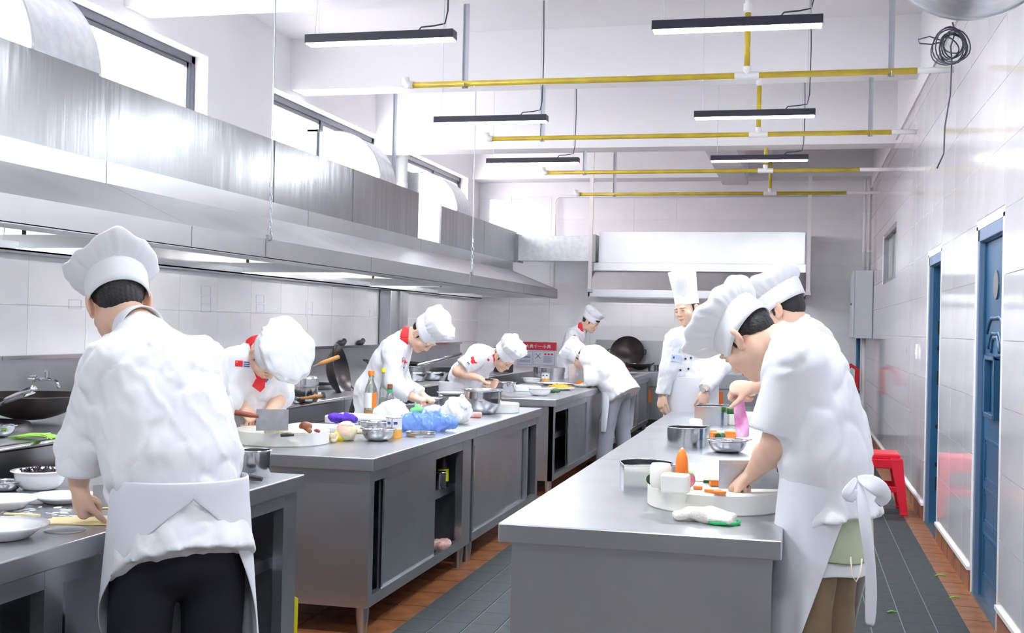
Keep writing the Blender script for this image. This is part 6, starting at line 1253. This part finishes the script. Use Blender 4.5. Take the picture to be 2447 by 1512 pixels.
t = thing('black_pot', 'tall black pot on the far stove', 'pot', A3(-3.55, 12.9, 0.832)); MB().lathe([(0.0005, 0), (0.10, 0), (0.11, 0.25), (0.0005, 0.24)], 24).build('body', 'black', t, auto=0.6)
t = thing('black_pot', 'tall black bucket next to the poster', 'pot', A3(-3.48, 13.9, 0.832)); MB().lathe([(0.0005, 0), (0.12, 0), (0.12, 0.30), (0.0005, 0.29)], 24).build('body', 'black', t, auto=0.6)
# poster on the back wall
t = thing('wall_poster', 'poster with red header and printed panels on the back wall', 'poster', (-3.75, 16.985, 0.56)); bx((-0.30, -0.008, 0), (0.30, 0, 0.48)).build('sheet', 'paperprint', t); bx((-0.30, -0.010, 0.48), (0.30, 0, 0.60)).build('header', 'crimson', t)
def glyph(strokes, x, z, s, m, par, y=-0.0125):
    b = MB()
    for (x0, z0, x1, z1) in strokes:
        a = A3(x+x0*s, y, z+z0*s); c = A3(x+x1*s, y, z+z1*s); d = c-a; L = np.linalg.norm(d)+1e-6; n = A3(-d[2], 0, d[0])/L*s*0.06; e = d/L*s*0.05
        q = [a-e+n, c+e+n, c+e-n, a-e-n]; b.add(q+[p+A3(0, 0.003, 0) for p in q], [(0, 1, 2, 3), (7, 6, 5, 4), (0, 4, 5, 1), (1, 5, 6, 2), (2, 6, 7, 3), (3, 7, 4, 0)])
    b.build('character', m, par)
GL = {'si': [(0, 0, 0, 0.8), (0, 0.8, 1, 0.8), (1, 0.8, 1, 0), (0, 0, 1, 0), (0.38, 0.8, 0.25, 0.35), (0.62, 0.8, 0.62, 0.4), (0.62, 0.4, 0.9, 0.4)], 'da': [(0, 0.62, 1, 0.62), (0.5, 1, 0.48, 0.6), (0.48, 0.6, 0.05, 0), (0.52, 0.6, 0.98, 0)],
      'lei': [(0.5, 1, 0.5, 0.5), (0.05, 0.75, 0.95, 0.75), (0.2, 0.98, 0.3, 0.85), (0.8, 0.98, 0.7, 0.85), (0.5, 0.72, 0.1, 0.5), (0.5, 0.72, 0.9, 0.5), (0, 0.32, 1, 0.32), (0.5, 0.48, 0.45, 0.3), (0.45, 0.3, 0.05, 0), (0.52, 0.3, 0.95, 0)], 'shi': [(0, 0.55, 1, 0.55), (0.5, 1, 0.5, 0)], 'yi': [(0, 0.5, 1, 0.5)],
      'xiao': [(0.5, 1, 0.5, 0.05), (0.5, 0.05, 0.38, 0.12), (0.25, 0.65, 0.02, 0.25), (0.75, 0.65, 0.98, 0.25)]}
hdr = [c for c in t.children if c.name.startswith('header')][0]; sht = [c for c in t.children if c.name.startswith('sheet')][0]
for k, g in enumerate(['si', 'da', 'lei', 'shi', 'yi', 'xiao', 'lei']): glyph(GL[g], -0.235+0.066*k, 0.512, 0.052, 'white', hdr)
for (x0, z0) in ((-0.28, 0.26), (-0.04, 0.26), (-0.28, 0.02), (-0.04, 0.02)):
    b = MB(); w_ = 0.22 if x0 < -0.1 else 0.32
    for q in (((x0, z0), (x0+w_, z0+0.003)), ((x0, z0+0.2), (x0+w_, z0+0.203)), ((x0, z0), (x0+0.003, z0+0.2)), ((x0+w_-0.003, z0), (x0+w_, z0+0.203))): b.box((q[0][0], -0.0095, q[0][1]), (q[1][0], -0.008, q[1][1]))
    b.build('panel_outline', 'navyprint', sht)
b = MB()
for k in range(9): b.box((0.11, -0.0095, 0.30+0.011*k), (0.11+0.15*(0.7+0.3*((k*7) % 5)/4), -0.008, 0.304+0.011*k))
for k in range(6): b.box((-0.26, -0.0095, 0.30+0.02*k), (-0.09, -0.008, 0.306+0.02*k))
b.build('printed_lines', 'navyprint', sht); glyph([(0, 0, 1, 1), (0, 1, 1, 0)], -0.01, 0.36, 0.07, 'navyprint', sht, -0.0095); glyph([(0.5, 1, 0, 0.3), (0.5, 1, 1, 0.3), (0, 0.3, 0.3, 0.05), (1, 0.3, 0.7, 0.05), (0.3, 0.05, 0.7, 0.05)], -0.01, 0.07, 0.10, 'navyprint', sht, -0.0095)
b = MB()
for k in range(3): b.box((0.12+0.05*k, -0.0095, 0.41), (0.15+0.05*k, -0.008, 0.435))
b.build('printed_title', 'crimson', sht)
# back stove pots
for k, x in enumerate((-1.98, -1.86, -1.76)): pot(['green steel cup on the back stove', 'bright steel cup on the back stove', 'dark steel cup on the back stove'][k], 0, 0, 0.055, 0.085, ['steeldark', 'steelbright', 'steel'][k], pos=A3(x, 16.55, 0.80), name='cup', cat='cup')
t = thing('faucet', 'swing faucet on the back wall', 'faucet', (-1.55, 16.98, 1.02)); MB().tube([(0, 0, 0), (-0.05, -0.15, 0.03), (-0.22, -0.3, 0.07), (-0.25, -0.32, 0.05), (-0.25, -0.33, -0.02)], 0.013, 8).build('spout', 'steeldark', t, smooth=True)
# ---------------- red stool by the right wall
st = thing('plastic_stool', 'red plastic stool beside the right wall', 'stool', (0.64, 9.62, 0.014)); sx, sy, H_ = 0.15, 0.17, 0.46
bx((-sx, -sy, H_-0.045), (sx, sy, H_)).build('seat', 'redplastic', st, bevel=0.014, seg=3)
for a in (-1, 1):
    for b_ in (-1, 1):
        top = A3(a*(sx-0.03), b_*(sy-0.03), H_-0.03); bot = A3(a*(sx+0.03), b_*(sy+0.03), 0.0); m = MB(); v = []
        for c_, w_ in ((top, 0.046), (bot, 0.026)): v += [c_+A3(x*w_, y*w_, 0) for x, y in ((-1, -1), (1, -1), (1, 1), (-1, 1))]
        m.add(v, [(0, 3, 2, 1), (4, 5, 6, 7), (0, 1, 5, 4), (1, 2, 6, 5), (2, 3, 7, 6), (3, 0, 4, 7)]).build('leg', 'redplastic', st, bevel=0.006)
        bx((bot[0]-0.03, bot[1]-0.03, 0), (bot[0]+0.03, bot[1]+0.03, 0.016)).build('foot', 'redplastic', st, bevel=0.004)
for s in (-1, 1):
    for z0, z1 in ((H_-0.11, H_-0.04), (0.17, 0.215)):
        e = 0.012*(H_-z0)/0.1*0.5
        bx((-sx+0.01, s*(sy+e)-0.012, z0), (sx-0.01, s*(sy+e)+0.012, z1)).build('side_rail', 'redplastic', st, bevel=0.006); bx((s*(sx+e)-0.012, -sy+0.01, z0), (s*(sx+e)+0.012, sy-0.01, z1)).build('side_rail', 'redplastic', st, bevel=0.006)
# vegetable scraps on the floor by the wall
for i, (px, py) in enumerate([(2245, 1375), (2280, 1428), (2130, 1462)]): tubething('vegetable_scrap', ['short green scrap by the brown skirting', 'longer green scrap at the mat edge', 'pale scrap on the dark mat'][i], 'scrap', [onz(px-10, py, 0.02), onz(px, py-3, 0.022), onz(px+14, py, 0.02)], 0.004, 'lightgreen', 'scraps on the floor')
t = thing('steel_column', 'grey steel column on the left wall below the hood', 'column', (-4.58, 13.0, 1.152)); bx((-0.08, -0.3, 0), (0.06, 0.3, 0.62)).build('casing', 'steel', t, bevel=0.006); bx((0.06, -0.06, 0), (0.085, 0.06, 0.62)).build('pipe_cover', 'hoodsteel', t)
